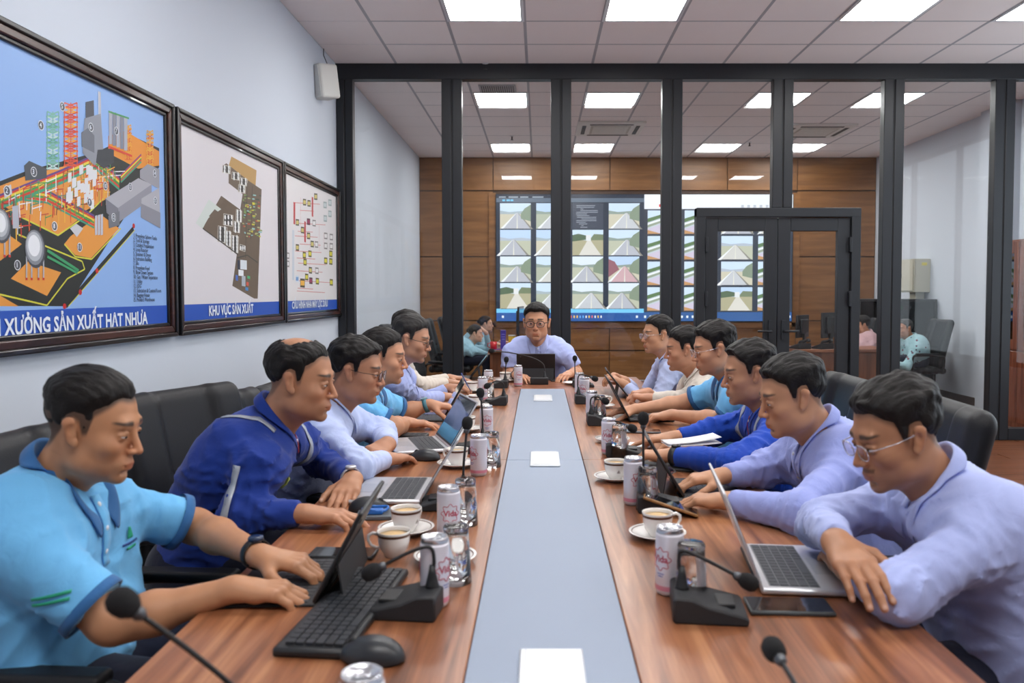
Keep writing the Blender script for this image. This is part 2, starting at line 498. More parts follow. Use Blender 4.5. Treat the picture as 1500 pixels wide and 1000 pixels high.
FINGERS = [(.030, .088, (.044, .027, .022), .0092), (.0095, .094, (.048, .030, .023), .0094), (-.0115, .090, (.045, .028, .022), .0090), (-.031, .080, (.036, .021, .019), .0080)]
POSES = {   # per finger (knuckle, middle, tip) bend in degrees, then thumb (swing out, droop)
    'type': ([(22, 38, 22), (26, 36, 20), (28, 38, 22), (26, 36, 24)], (32, 18)),
    'rest': ([(10, 18, 10), (10, 18, 12), (12, 20, 12), (14, 22, 14)], (34, 10)),
    'grip': ([(34, 48, 30), (36, 50, 30), (38, 52, 30), (40, 50, 30)], (30, 30)),
    'mouse': ([(14, 26, 16), (14, 28, 16), (24, 34, 20), (28, 36, 22)], (38, 24)),
    'fist': ([(62, 80, 45), (66, 82, 45), (68, 82, 45), (68, 80, 45)], (22, 50)),
    'point': ([(6, 10, 6), (46, 60, 30), (52, 64, 34), (54, 64, 34)], (26, 34)),
}
def build_arm(h, sk, S, E, W, hd, hu, side, pose, full, P):
    """bare arm and hand: shoulder S, elbow E, wrist W, finger direction hd, back of hand hu; side +1 for the right"""
    S, E, W, hd, hu = [np.array(v, float) for v in (S, E, W, hd, hu)]
    ey = hd / np.linalg.norm(hd); ez = hu - ey * (hu @ ey); ez /= np.linalg.norm(ez)
    ex = np.cross(ey, ez) * (-side)
    sc = P.get('hand', 1.0)
    H = lambda x, y, z: W + (ex * x + ey * y + ez * z) * sc
    fing = []; bends, (tsw, tdr) = POSES[pose]
    for (fx, fy, ls, r), bd in zip(FINGERS, bends):
        p = H(fx, fy, 0); an = 0; chain = [p]; sp = fx * 2.2
        for l, b in zip(ls, bd):
            an += R(b); d = (ey * math.cos(an) - ez * math.sin(an)) + ex * sp * math.cos(an) * .35
            p = p + d / np.linalg.norm(d) * l * sc; chain.append(p)
        fing.append((H(fx * .45, .012, -.002), chain, r * sc))
    a = R(tsw); b = R(tdr)
    t0 = H(.018, .018, -.006)
    d1 = ex * math.sin(a + .35) + ey * math.cos(a + .35) - ez * math.sin(b * .8)
    t1 = t0 + d1 / np.linalg.norm(d1) * .046 * sc
    d2 = ex * math.sin(a) * .6 + ey * math.cos(a) - ez * math.sin(b)
    t2 = t1 + d2 / np.linalg.norm(d2) * .033 * sc
    d3 = ex * math.sin(a) * .25 + ey * math.cos(a) - ez * math.sin(b)
    t3 = t2 + d3 / np.linalg.norm(d3) * .026 * sc
    pts = [W, t0, t1, t2, t3] + [q for _, c, _ in fing for q in c]
    st = E if not full else S
    start = W + (E - W) * .55 if not full else E
    pts += [start] + ([E, E + (S - E) * .75] if full else [])
    pts = np.array(pts); f = Field(pts.min(0) - .055, pts.max(0) + .055, h)
    fu = (ez, 1.30)
    if full:
        f.cap(E + (S - E) * .8, E + (S-E)*.1, .050, .041, .0)
        f.cap(E, W + (E - W) * .68, .040, .043, .03)
        f.cap(W + (E - W) * .68, W, .043, .0265, .02, flat=(ez, 1.12))
    else:
        f.cap(start, W, .036, .0265, .0, flat=(ez, 1.12))
    f.cap(W, H(0, .03, 0), .0275*sc, .027*sc, .02, flat=fu)
    for (m0, c, r) in fing:
        f.cap(m0, c[0], .0155*sc, .0125*sc, .012)
        f.cap(c[0], c[1], r * 1.1, r, .006)
        f.cap(c[1], c[2], r * 1.02, r * .93, .003)
        f.cap(c[2], c[3], r * .94, r * .80, .003)
    f.cap(H(.02, .035, -.006), H(-.018, .045, -.006), .015*sc, .014*sc, .015)
    f.cap(t0, t1, .0165*sc, .0135*sc, .014); f.cap(t1, t2, .0118*sc, .0108*sc, .005); f.cap(t2, t3, .0108*sc, .0088*sc, .003)
    V, Q = f.mesh()
    sk = np.array(sk) * SKIN_TONE; C = np.tile(sk, (len(V), 1)); C *= (1 + (vnoise(V, 55) - .5) * .12)[:, None]
    for (m0, c, r) in fing + [(t0, [t0, t1, t2, t3], .011)]:
        k = np.exp(-(np.linalg.norm(V - c[0], axis=1) / .012)**2) + np.exp(-(np.linalg.norm(V - c[1], axis=1) / .009)**2)
        C *= 1 + (k * .5)[:, None] * np.array((-.02, -.16, -.16))
        dv = c[-1] - c[-2]; dv /= np.linalg.norm(dv); nz = ez - dv * (ez @ dv); nn = np.linalg.norm(nz)
        if nn > .1:
            nz /= nn; q = V - (c[-1] + nz * r * .75); k = np.exp(-(np.linalg.norm(q, axis=1) / .0062)**4) * ((V - c[-1]) @ nz > r * .35)
            C = C * (1 - .45*k[:, None]) + .45*k[:, None] * np.array((.75, .50, .42))
    return V, Q, C

def ik(S, W, l1, l2, pole):
    S, W, pole = np.array(S, float), np.array(W, float), np.array(pole, float)
    d = W - S; L = np.linalg.norm(d); u = d / L
    if L > (l1 + l2) * .985: l1, l2 = l1 * L / ((l1 + l2) * .985), l2 * L / ((l1 + l2) * .985)
    a = (l1*l1 - l2*l2 + L*L) / (2*L); hh = math.sqrt(max(l1*l1 - a*a, 1e-6))
    p = pole - u * (pole @ u); p /= np.linalg.norm(p)
    return S + u * a + p * hh

def cloth_mat(name, rgb, rough=.8, weave=900.0, wr=.25):
    if name in MATS: return MATS[name]
    m = mat(name, srgb(*rgb), rough, sheen=.15, spec=.25)
    nt = m.node_tree; b = nt.nodes['Principled BSDF']; L = nt.links.new
    tc = nt.nodes.new('ShaderNodeTexCoord')
    n = nt.nodes.new('ShaderNodeTexNoise'); n.inputs['Scale'].default_value = 16; n.inputs['Detail'].default_value = 3; n.inputs['Distortion'].default_value = 1.2
    n2 = nt.nodes.new('ShaderNodeTexNoise'); n2.inputs['Scale'].default_value = weave; n2.inputs['Detail'].default_value = 1
    L(tc.outputs['Object'], n.inputs['Vector']); L(tc.outputs['Object'], n2.inputs['Vector'])
    b1 = nt.nodes.new('ShaderNodeBump'); b1.inputs['Strength'].default_value = wr; b1.inputs['Distance'].default_value = .012
    b2 = nt.nodes.new('ShaderNodeBump'); b2.inputs['Strength'].default_value = .12; b2.inputs['Distance'].default_value = .001
    L(n.outputs['Fac'], b1.inputs['Height']); L(n2.outputs['Fac'], b2.inputs['Height']); L(b1.outputs['Normal'], b2.inputs['Normal']); L(b2.outputs['Normal'], b.inputs['Normal'])
    return m
SKIN = mat('skin', (.6, .4, .3), .48, vcol=True, bump=.10, bscale=420.0, spec=.45, sss=.0)
HAIRM = mat('black_hair', (.010, .0085, .008), .42, spec=.5)
def hair_mat(name, col):
    m = mat(name, col, .50, spec=.20)
    if m.get('strands'): return m
    m['strands'] = 1
    nt = m.node_tree; b = nt.nodes['Principled BSDF']; L = nt.links.new
    tc = nt.nodes.new('ShaderNodeTexCoord'); mp = nt.nodes.new('ShaderNodeMapping'); mp.inputs['Scale'].default_value = (1, .25, .4)
    n = nt.nodes.new('ShaderNodeTexNoise'); n.inputs['Scale'].default_value = 420; n.inputs['Detail'].default_value = 3
    bp = nt.nodes.new('ShaderNodeBump'); bp.inputs['Strength'].default_value = .55; bp.inputs['Distance'].default_value = .003
    L(tc.outputs['Object'], mp.inputs['Vector']); L(mp.outputs['Vector'], n.inputs['Vector']); L(n.outputs['Fac'], bp.inputs['Height']); L(bp.outputs['Normal'], b.inputs['Normal'])
    return m
EYEM = mat('eyes', (1, 1, 1), .15, vcol=True)

def mat_from_frame(o, fx, fy, fz):
    M = Matrix.Identity(4)
    for i, v in enumerate((fx, fy, fz)): M.col[i][:3] = list(v)
    M.col[3][:3] = list(o)
    return M

def person(P):
    """P holds world positions; the figure is built in a frame at the floor under its pelvis, facing local +y"""
    rz = R(P['face']); loc = Vector((P['at'][0], P['at'][1], 0))
    MW = Matrix.Translation(loc) @ Matrix.Rotation(rz, 4, 'Z'); MI = MW.inverted()
    hb = P.get('res', .004); hs = P.get('shirt_res', .009)
    toL = lambda p: np.array(MI @ Vector(p))
    dirL = lambda d: np.array(MI.to_3x3() @ Vector(d))
    sz = P.get('size', 1.0)
    Hc = toL(P['head'])
    yaw, pitch, roll = [R(a) for a in P.get('look', (0, 0, 0))]
    RH = (Matrix.Rotation(yaw, 3, 'Z') @ Matrix.Rotation(-pitch, 3, 'X') @ Matrix.Rotation(roll, 3, 'Y'))
    MH = Matrix.Translation(Vector(Hc)) @ RH.to_4x4() @ Matrix.Scale(sz * P.get('headsize', 1.0), 4)
    Nk = np.array(Vector(Hc) + RH @ Vector((0, -.045, -.085)) * sz) + np.array((0, -.040 + P.get('necky', 0), -.042)) * sz
    Nk[0] = Hc[0] * .6
    pel = np.array((P.get('hipx', 0.0), P.get('hipy', 0.0), P.get('hipz', .55)))
    # --- head
    np_in = np.array(MH.inverted() @ Vector(Nk + np.array((0, .0, -.03))))
    V, Q, C, HV, HQ = build_head(P.get('head_res', hb * .75), P, np_in)
    tr = lambda V_: np.array([0, 0, 0]) + V_ @ np.array(MH.to_3x3()).T + np.array(MH.translation)
    parts = [(tr(V), Q, C)]
    HVt = tr(HV)
    # --- arms
    sw = .178 * P.get('broad', 1.0) * sz
    sy = P.get('shy', .02)
    tw = P.get('twist', 0.0)
    Sh = {1: Nk + np.array((sw, sy - tw, -.098 * sz)), -1: Nk + np.array((-sw, sy + tw, -.098 * sz))}
    if 'shz' in P:
        for s in (1, -1): Sh[s] = Sh[s] + np.array((0, 0, P['shz']))
    sl = P.get('sleeve', 'long'); limb = {}
    for key, s in (('right', 1), ('left', -1)):
        a = P[key]
        Wr = toL(a['wrist'])
        El = toL(a['elbow']) if 'elbow' in a else ik(Sh[s], Wr, .285 * sz, .25 * sz, a.get('pole', (s * .6, -.3, -1)))
        limb[s] = (Sh[s], El, Wr)
        parts.append(build_arm(P.get('hand_res', hb * .7), lin(P['skin']), Sh[s], El, Wr, dirL(a['dir']), dirL(a.get('up', (0, 0, 1))), s, a.get('pose', 'type'), sl == 'short', P))
    V, Q, C = join_np(parts)
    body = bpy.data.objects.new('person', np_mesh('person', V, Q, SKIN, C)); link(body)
    body.matrix_world = MW
    tag(body, P['label'], 'person', P.get('group'))
    # --- hair and eyes
    hm = hair_mat('hair_' + P.get('hairname', 'black'), P.get('haircol', (.011, .0095, .009)))
    ho = bpy.data.objects.new('hair', np_mesh('hair', HVt, HQ, hm)); link(ho, body)
    ap = P.get('eye', .0042)
    e = MB()
    for s in (-1, 1):
        vs_, fs_, n = [], [], 9
        cs = []
        for j in range(n):
            for i in range(n):
                u, v = -1 + 2*i/(n-1), -1 + 2*j/(n-1)
                dx = u * .0125; dz = v * ap * math.sqrt(max(0, 1 - .85*u*u)) + P.get('gazez', 0) * 0
                vs_.append(Vector((s*.031 + dx, .0765 + math.sqrt(max(1e-8, .0152**2 - dx*dx - dz*dz)) - .0006 * abs(u), -.0045 + dz)))
        for j in range(n - 1):
            for i in range(n - 1):
                u, v = -1 + 2*(i+.5)/(n-1), -1 + 2*(j+.5)/(n-1)
                ir = math.hypot((u - P.get('gaze', 0)) * .0125, v * ap + P.get('gazez', 0))
                c = (.012, .008, .006, 1) if (ir < .0058 or v > .72) else (.62, .56, .52, 1)
                e.add([MH @ vs_[q] for q in (j*n+i, j*n+i+1, (j+1)*n+i+1, (j+1)*n+i)], [(0,1,2,3)], c, True)
    e.build('eyes', EYEM, body, vcol=True, fixn=False)
    # --- shirt
    cm = cloth_mat(P['cloth'][0], P['cloth'][1])
    pts = np.array([pel, Nk, Sh[1], Sh[-1], limb[1][1], limb[-1][1], limb[1][2], limb[-1][2]])
    f = Field(pts.min(0) - .17, pts.max(0) + .15, hs)
    def spine(t):
        return np.array((pel[0] + (Nk[0] - pel[0]) * t, pel[1] + (Nk[1] - pel[1]) * t**1.25 - .025 * math.sin(math.pi * t), pel[2] + (Nk[2] - pel[2]) * t))
    bl = P.get('belly', 1.0); br = P.get('broad', 1.0)
    for t, wx, r in ((.0, .085, .125*bl), (.22, .075, .124*bl), (.45, .080, .122*(.5+.5*bl)), (.68, .098*br, .116), (.84, .105*br, .088)):
        c = spine(t); c = c + np.array((0, .012 if t < .3 else 0, 0))
        f.cap(c - np.array((wx*sz, tw*t, 0)) * np.array((1, -1, 1)), c + np.array((wx*sz, -tw*t, 0)), r * sz, k=.085)
    for s in (1, -1):
        S, E, W = limb[s]
        f.cap(Nk + np.array((s*.02, -.022, -.030)), S + np.array((-s*.012, -.008, .004)), .046*sz, .050*sz, .045)
        f.cap(Nk + np.array((s*.05, .03, -.09)), S + np.array((-s*.02, .02, -.035)), .055*sz, .055*sz, .05)
        u = E - S; ul = np.linalg.norm(u); u = u / ul
        if sl == 'short':
            cp = S + u * ul * P.get('slen', .74)
            f.cap(S, S + u * ul * .95, .058*sz, .066*sz, .035, cut=(cp, u))
            f.cap(cp + u * .045, E + u * .05, .055, .050, .004, 'sub')
        else:
            f.cap(S, E, .058*sz, .052*sz, .035)
            fw = W - E; fl = np.linalg.norm(fw); fw = fw / fl
            ce = E + fw * (fl - .015)
            f.cap(E, ce, .054*sz, .039*sz, .03, cut=(ce, fw))
            f.cap(ce - fw * .055, ce, .0385*sz, .0385*sz, .006, cut=(ce, fw))
    nu = np.array(Vector(Hc) - Vector(Nk)); nu /= np.linalg.norm(nu)
    nx = np.array((1.0, 0, 0)); nf = np.cross(nu, nx); nf = -nf if nf[1] < 0 else nf
    f.ell(Nk + nu * .055 + np.array((0, .018, 0)), (.060*sz, .066*sz, .058), .012, 'sub')
    amp = P.get('folds', 1.0); seed = P.get('seed', 0) * 3.7
    def folds(X):
        d = np.zeros(len(X)); 
        Y = X + seed
        wv = (vnoise(Y, 9) - .5) * 1.6
        for dirv, fr, am in (((.5, .25, .85), 62, .0030), ((-.55, .35, .75), 48, .0030), ((.1, -.6, .8), 75, .0020)):
            ph = (X @ np.array(dirv)) * fr + wv * 5 + seed
            rid = (1 - np.abs(np.sin(ph)))**2.2
            d += am * rid * sstep(.42, .68, vnoise(Y * 1.0 + fr, 7))
        d += (vnoise(Y, 14) - .5) * .006
        for s in (1, -1):     # folds gather round the elbow and the armpit
            S, E, W = limb[s]
            de = np.linalg.norm(X - E, axis=1); ds = np.linalg.norm(X - (S + (E - S) * .18), axis=1)
            ax_ = (W - E) / np.linalg.norm(W - E); ax2 = (E - S) / np.linalg.norm(E - S)
            p1 = (X - E) @ ax_; p2 = (X - S) @ ax2
            d += .0042 * (1 - np.abs(np.sin(p1 * 95 + wv * 4)))**2 * np.exp(-(de / .12)**2) * (sl != 'short')
            d += .0036 * (1 - np.abs(np.sin(p2 * 70 + wv * 5 + (X[:,2]) * 30)))**2 * np.exp(-(ds / .11)**2)
        if sl != 'short':
            for s in (1, -1): d *= sstep(.03, .11, np.linalg.norm(X - limb[s][2], axis=1))
        return -d * amp * 2.2 + .005
    f.displace(folds, .025)
    SV, SQ = f.mesh()
    so = bpy.data.objects.new('shirt', np_mesh('shirt', SV, SQ, cm)); link(so, body)
    bvh = BVHTree.FromPolygons([Vector(v) for v in SV], [tuple(int(i) for i in q) for q in SQ])
    P['_bvh'] = bvh; P['_field'] = f; P['_body'] = body; P['_N'] = Nk; P['_Sh'] = Sh; P['_limb'] = limb; P['_MH'] = MH; P['_spine'] = spine; P['_M'] = MW
    P['_frame'] = (nx, nf, nu)
    collar(P, cm)
    placket(P, cm)
    if sl == 'short' and P.get('trim'):
        for s in (1, -1):
            S, E, W = limb[s]; u = Vector(E - S); ul = u.length; u.normalize()
            c = Vector(S) + u * ul * P.get('slen', .74)
            M = mat_from_frame(c, *_basis(u))
            t = MB(); t.lathe([(.0668*sz, -.020), (.0688*sz, -.012), (.0690*sz, .001), (.0625*sz, .001), (.0625*sz, -.020)], 32, M=M, closed=True)
            t.build('sleeve_cuff', cloth_mat(P['trim'][0], P['trim'][1]), body)
    # --- trousers and shoes
    if P.get('legs', True):
        f = Field((-.32, -.25, .0), (.32, .72, pel[2] + .12), .014)
        f.cap(pel + np.array((-.09, -.02, -.02)), pel + np.array((.09, -.02, -.02)), .125, k=.0)
        kn, an = {}, {}
        for s in (1, -1):
            hip = pel + np.array((s*.095, .02, -.03)); k_ = pel + np.array((s*.13, .43, -.03)); a_ = np.array((s*.14, k_[1] + P.get('foot', -.06), .10))
            f.cap(hip, k_, .088, .064, .05); f.cap(k_, a_, .062, .050, .02)
            kn[s], an[s] = k_, a_
        TV, TQ = f.mesh()
        to = bpy.data.objects.new('trousers', np_mesh('trousers', TV, TQ, cloth_mat(*P.get('pants', ('navy_trousers', (26, 30, 48)))))); link(to, body)
        for s in (1, -1):
            g = Field((an[s][0]-.08, an[s][1]-.1, 0), (an[s][0]+.08, an[s][1]+.25, .13), .012)
            g.cap(an[s] + np.array((0, -.01, -.05)), an[s] + np.array((0, .14, -.063)), .044, .035, .01); g.cap(an[s], an[s] + np.array((0, .02, -.05)), .045, .045, .02)
            g.D = np.maximum(g.D, -(g.ax[2][None, None, :] - .002)).astype(np.float32)
            v, q = g.mesh()
            sh = bpy.data.objects.new('shoe', np_mesh('shoe', v, q, mat('shoe_leather', (.012, .011, .011), .35))); link(sh, body)
    if P.get('glasses'): glasses(P)
    return body
def _basis(u):
    a = Vector((0, 0, 1)) if abs(u.z) < .9 else Vector((1, 0, 0))
    x = u.cross(a).normalized(); y = u.cross(x).normalized()
    return x, y, u
def collar(P, cm):
    N = Vector(P['_N']); nx, nf, nu = [Vector(v) for v in P['_frame']]; sz = P.get('size', 1.0)
    ck = P.get('collar', 'shirt')
    n = 40; rows = []
    # the ring leans forward: high at the nape, low at the throat
    up = (nu * .86 + Vector((0, 0, 1)) * .5).normalized()
    c0 = N + up * .004 + nf * .012
    for i in range(n + 1):
        a = R(9) + (2 * math.pi - R(18)) * i / n
        fr = math.cos(a)                                 # +1 at the throat
        d = nx * math.sin(a) + nf * fr
        tip = max(0.0, 1 - min(i, n - i) / (n * .20))    # grows towards the two points
        drop = -.030 * max(0, fr)**1.5 + .008 * max(0, -fr)
        rr = .0595 * sz * (1 + .06 * abs(fr))
        spread = P.get('spread', .35)
        side = nx * (math.sin(a) / max(.2, abs(math.sin(a)))) if abs(math.sin(a)) > 1e-3 else Vector()
        leaf = .036 + .034 * tip**1.5
        base = c0 + up * (drop - .012)
        top = c0 + up * (drop + .034 - .008 * tip)
        row = [base + d * rr, top + d * (rr + .001), top + d * (rr + .006) + up * .001,
               top + d * (rr + .014) - up * leaf * .5 + nf * .012 * tip + side * spread * leaf * .45 * tip,
               top + d * (rr + .021) - up * leaf + nf * .018 * tip + side * spread * leaf * tip]
        row[3] = P['_field'].push_out(row[3], .009); row[4] = P['_field'].push_out(row[4], .0065)
        rows.append(row)
    m = MB(); vs_ = [v for r_ in rows for v in r_]; k = 5
    m.add(vs_, [(i*k+j, (i+1)*k+j, (i+1)*k+j+1, i*k+j+1) for i in range(n) for j in range(k - 1)], smooth=True)
    m.build('collar', cloth_mat(*P['trim']) if P.get('trim') else cm, P['_body'], fixn=True, solid=.0045, sub=1)
def patch(P, pts_uv, m, name, off=.0035, thick=.002, dirv=(0, -1, 0), org_y=.8, grid=(2, 8), vcol=None):
    """a strip or badge laid on the cloth: corners (x, z) seen from the front, draped on the shirt"""
    bvh = P['_bvh']; nu_, nv_ = grid; vs_ = []
    a, b, c, d = [Vector((p[0], p[1])) for p in pts_uv]
    dv = Vector(dirv)
    ax = Vector((1, 0, 0)) if abs(dv.x) < .5 else Vector((0, 1, 0))
    for j in range(nv_ + 1):
        for i in range(nu_ + 1):
            u, v = i / nu_, j / nv_
            q = (a * (1-u) + b * u) * (1-v) + (d * (1-u) + c * u) * v
            o = ax * q.x + Vector((0, 0, q.y)) - dv * org_y
            hit = bvh.ray_cast(o, dv)
            vs_.append((hit[0] + hit[1] * off * (1 if hit[1].dot(dv) < 0 else -1)) if hit[0] else None)
    w = nu_ + 1; rows_ = 0; prev = None
    for j in range(nv_ + 1):
        row = vs_[j*w:(j+1)*w]
        if any(v is None for v in row) or (prev is not None and any((a_ - b_).length > .055 for a_, b_ in zip(row, prev))): break
        prev = row; rows_ = j
    if rows_ < 1: return None
    nv_ = rows_; vs_ = vs_[:(nv_ + 1) * w]
    mb = MB(); mb.add(vs_, [(j*w+i, j*w+i+1, (j+1)*w+i+1, (j+1)*w+i) for j in range(nv_) for i in range(nu_)], smooth=True)
    return mb.build(name, m, P['_body'], solid=thick)
def placket(P, cm):
    N = P['_N']; x = N[0]; top = N[2] - .045
    L = .15 if P.get('collar') == 'polo' else .42
    bot = max(top - L, .62)
    o = patch(P, [(x - .014, top), (x + .014, top), (x + .014, bot), (x - .014, bot)], cm if P.get('collar') != 'polo' or not P.get('trim') else cm, 'placket', grid=(2, 14))
    bm_ = mat('button', srgb(*P.get('button', (225, 228, 235))), .3)
    zs = [top - .02, top - .07, top - .12] if P.get('collar') == 'polo' else [top - .03, top - .10, top - .18, top - .26]
    for z in zs:
        if o is None or z < min(v.co.z for v in o.data.vertices) + .01: continue
        hit = P['_bvh'].ray_cast(Vector((x, .8, z)), Vector((0, -1, 0)))
        if hit[0]:
            nn = hit[1] if hit[1].y > 0 else -hit[1]
            MB().lathe([(.0, .006), (.0045, .0062), (.0055, .005), (.0055, .003)], 12, M=mat_from_frame(hit[0], *_basis(nn))).build('button', bm_, P['_body'])
def glasses(P):
    G = P['glasses']; MH = P['_MH']; w = P.get('wide', 1.0)
    fm = mat('frame_' + G['name'], G['col'], .25, G.get('metal', .8)); th = G.get('th', .0011)
    rx, rz = G.get('size', (.024, .018)); zc = -.006; yc = .1075
    def ring(s, k=26):
        o = []
        for i in range(k + 1):
            a = 2 * math.pi * i / k; c_, s_ = math.cos(a), math.sin(a); e = G.get('sq', .75)
            o.append(Vector((s*(.0335 + rx * math.copysign(abs(c_)**e, c_)), yc - .010*abs(rx*c_*1.0 + 0)/rx*.3, zc + rz * math.copysign(abs(s_)**e, s_))))
        return o
    mb = MB()
    for s in (-1, 1):
        pts = ring(s)
        if G.get('half'): pts = pts[:len(pts)//2 + 1]
        mb.tube([MH @ p for p in pts], th, 6)
        mb.tube([MH @ Vector(p) for p in ((s*(.0335+rx), yc - .004, zc + rz*.4), (s*.070*w, yc - .014, zc + rz*.45), (s*.0795*w, .04, .002), (s*.081*w, -.006, .006), (s*.082*w, -.022, -.012))], th * 1.1, 6)
    mb.tube([MH @ Vector(p) for p in ((-.0335+rx, yc, zc + .006), (0, yc + .004, zc + .008), (.0335-rx, yc, zc + .006))], th, 6)
    g = mb.build('glasses', fm, P['_body'])
    lm = pane_mat('lens_glass', (.97, .97, .98), .06, .5)
    for s in (-1, 1):
        mb = MB(); pts = ring(s)[:-1]
        mb.prism([MH @ (p + Vector((0, -.0006, 0))) for p in pts], (RHy(MH) * .0012))
        mb.build('lens', lm, g)
def RHy(MH): return (MH.to_3x3() @ Vector((0, 1, 0))).normalized()
# ------------------------------------------------------------------ the room
XL, XR, YB, YF, YG, CEIL = -1.87, 5.25, 13.0, -3.2, 7.73, 3.475
paint = mat('wall_paint', srgb(203, 211, 222), .75, bump=.05, bscale=300)
paint2 = mat('side_paint', srgb(205, 212, 222), .75)
tile_m = mat('ceiling_tile', srgb(243, 236, 235), .9, bump=.25, bscale=500, var=.02, vscale=3)
bar_m = mat('ceiling_bar', srgb(172, 172, 178), .6)
black_al = mat('black_aluminium', srgb(30, 33, 38), .42, spec=.4)
gasket = mat('gasket', (.006, .006, .007), .6)
floor_m = wood('floor_wood', srgb(70, 38, 22), srgb(104, 60, 36), srgb(130, 80, 50), 'X', .32, 1.6, 16)
struct(bx('floor', (XL - .1, YF, -.12), (XR + .1, YB + .1, -.012), mat('floor_gap', srgb(48, 27, 17), .5)))
floor_o = bpy.data.objects['floor']
pl = MB().box((0, 0, -.012), (1.19, .193, 0)).mesh('plank', floor_m)
n_pl = 0
for j in range(64):
    y = 0.4 + j * .195
    for i in range(-1, 7):
        x0 = XL + i * 1.2 + (j * .43) % 1.2
        if x0 > XR - .05 or x0 + 1.2 < XL + .05: continue
        if not (x0 + .6 > 2.6 and 2.3 < y < 12.4): continue
        if x0 + 1.19 > XR: bx('plank', (x0, y, -.012), (XR, y + .193, 0), floor_m, floor_o)
        else: o = bpy.data.objects.new('plank', pl); link(o, floor_o); o.location = (x0, y, 0)
rest = MB()
for j in range(64):
    y = 0.4 + j * .195
    for i in range(-1, 7):
        x0 = XL + i * 1.2 + (j * .43) % 1.2
        if x0 > XR - .05 or x0 + 1.2 < XL + .05: continue
        if x0 + .6 > 2.6 and 2.3 < y < 12.4: continue
        rest.box((max(x0, XL), y, -.012), (min(x0 + 1.19, XR), y + .193, 0))
rest.box((XL, YF, -.012), (XR, .398, 0))
tag(rest.build('plank_field', floor_m, floor_o), kind='stuff')
struct(bx('wall_left', (XL - .12, YF, 0), (XL, YB + .1, CEIL + .1), paint))
# right wall: solid beside the control room, an unseen window band added beside the meeting room to brighten its ceiling
WY0, WY1, WZ0, WZ1 = 2.4, 7.45, .55, 3.25
wr = MB(); wr.box((XR, WY1, 0), (XR + .12, YB + .1, CEIL + .1)); wr.box((XR, YF, 0), (XR + .12, WY0, CEIL + .1)); wr.box((XR, WY0, 0), (XR + .12, WY1, WZ0)); wr.box((XR, WY0, WZ1), (XR + .12, WY1, CEIL + .1))
struct(wr.build('wall_right', paint2))
added_win = struct(empty('added_window', (XR + .06, (WY0 + WY1) / 2, WZ0)))  # added daylight opening, out of view, lifts the ceiling
wl = (WY1 - WY0) / 2
for k in range(5):
    y = -wl + k * 2 * wl / 4; bx('mullion', (-.03, y - .03, 0), (.03, y + .03, WZ1 - WZ0), black_al, added_win)
    if k < 4: bx('pane', (-.004, y + .03, .05), (.004, y + 2 * wl / 4 - .03, WZ1 - WZ0 - .05), pane_mat('added_window_glass', (.95, .97, .97), .04, .5), added_win)
bx('rail', (-.03, -wl, 0), (.03, wl, .05), black_al, added_win); bx('rail', (-.03, -wl, WZ1 - WZ0 - .05), (.03, wl, WZ1 - WZ0), black_al, added_win)
struct(bx('wall_front', (XL, YF - .12, 0), (XR, YF, CEIL + .1), paint2))
wb = struct(bx('wall_back', (XL, YB, 0), (XR, YB + .12, CEIL + .1), mat('panel_gap', srgb(60, 38, 22), .6)))
struct(bx('baseboard_right', (XR - .015, YG + .1, 0), (XR, YB, .11), mat('dark_skirting', srgb(62, 46, 38), .5)))
struct(bx('baseboard_left', (XL, YF, 0), (XL + .015, YB, .11), mat('dark_skirting')))
# pilaster on the right wall of the control room
bx('wall_column', (XR - .10, 9.1, 0), (XR + .01, 9.75, CEIL), paint2)
tag(bpy.data.objects['wall_column'], kind='structure'); bpy.data.objects['wall_column'].name = 'trim_1'

# oak panels of the back wall
oak = wood('oak_panel', srgb(108, 70, 34), srgb(128, 86, 46), srgb(148, 104, 60), 'X', .42, .9, 13, contrast=1.0)
rowz = [(0.0, .46), (.47, .93), (.94, 1.93), (1.94, 2.955), (2.965, 3.475)]
SX0, SX1, SZ0, SZ1 = at_y(727, 300, YB - .06).x, at_y(1161, 300, YB - .06).x, at_y(900, 470, YB - .06).z, at_y(900, 285, YB - .06).z
colx = [XL, -.72, 1.10, 2.93, 4.02, XR]
for z0, z1 in rowz:
    for a, b in zip(colx[:-1], colx[1:]):
        mid = (a + b) / 2
        if SX0 < mid < SX1 and z0 > SZ0 - .02 and z1 < SZ1 + .1: continue
        if z0 < 3.0 and z0 > 2.9 and False: continue
        bx('oak_panel', (a + .006, YB - .022, z0 + .005), (b - .006, YB, z1 - .005), oak, wb, .002)
# timber surround of the video wall
for lo, hi in (((SX0 - .12, YB - .05, SZ0 - .1), (SX0 - .01, YB - .0, SZ1 + .03)), ((SX1 + .01, YB - .05, SZ0 - .1), (SX1 + .12, YB, SZ1 + .03)),
               ((SX0 - .12, YB - .05, SZ0 - .11), (SX1 + .12, YB, SZ0 - .02))):
    bx('screen_trim', lo, hi, oak, wb, .003)

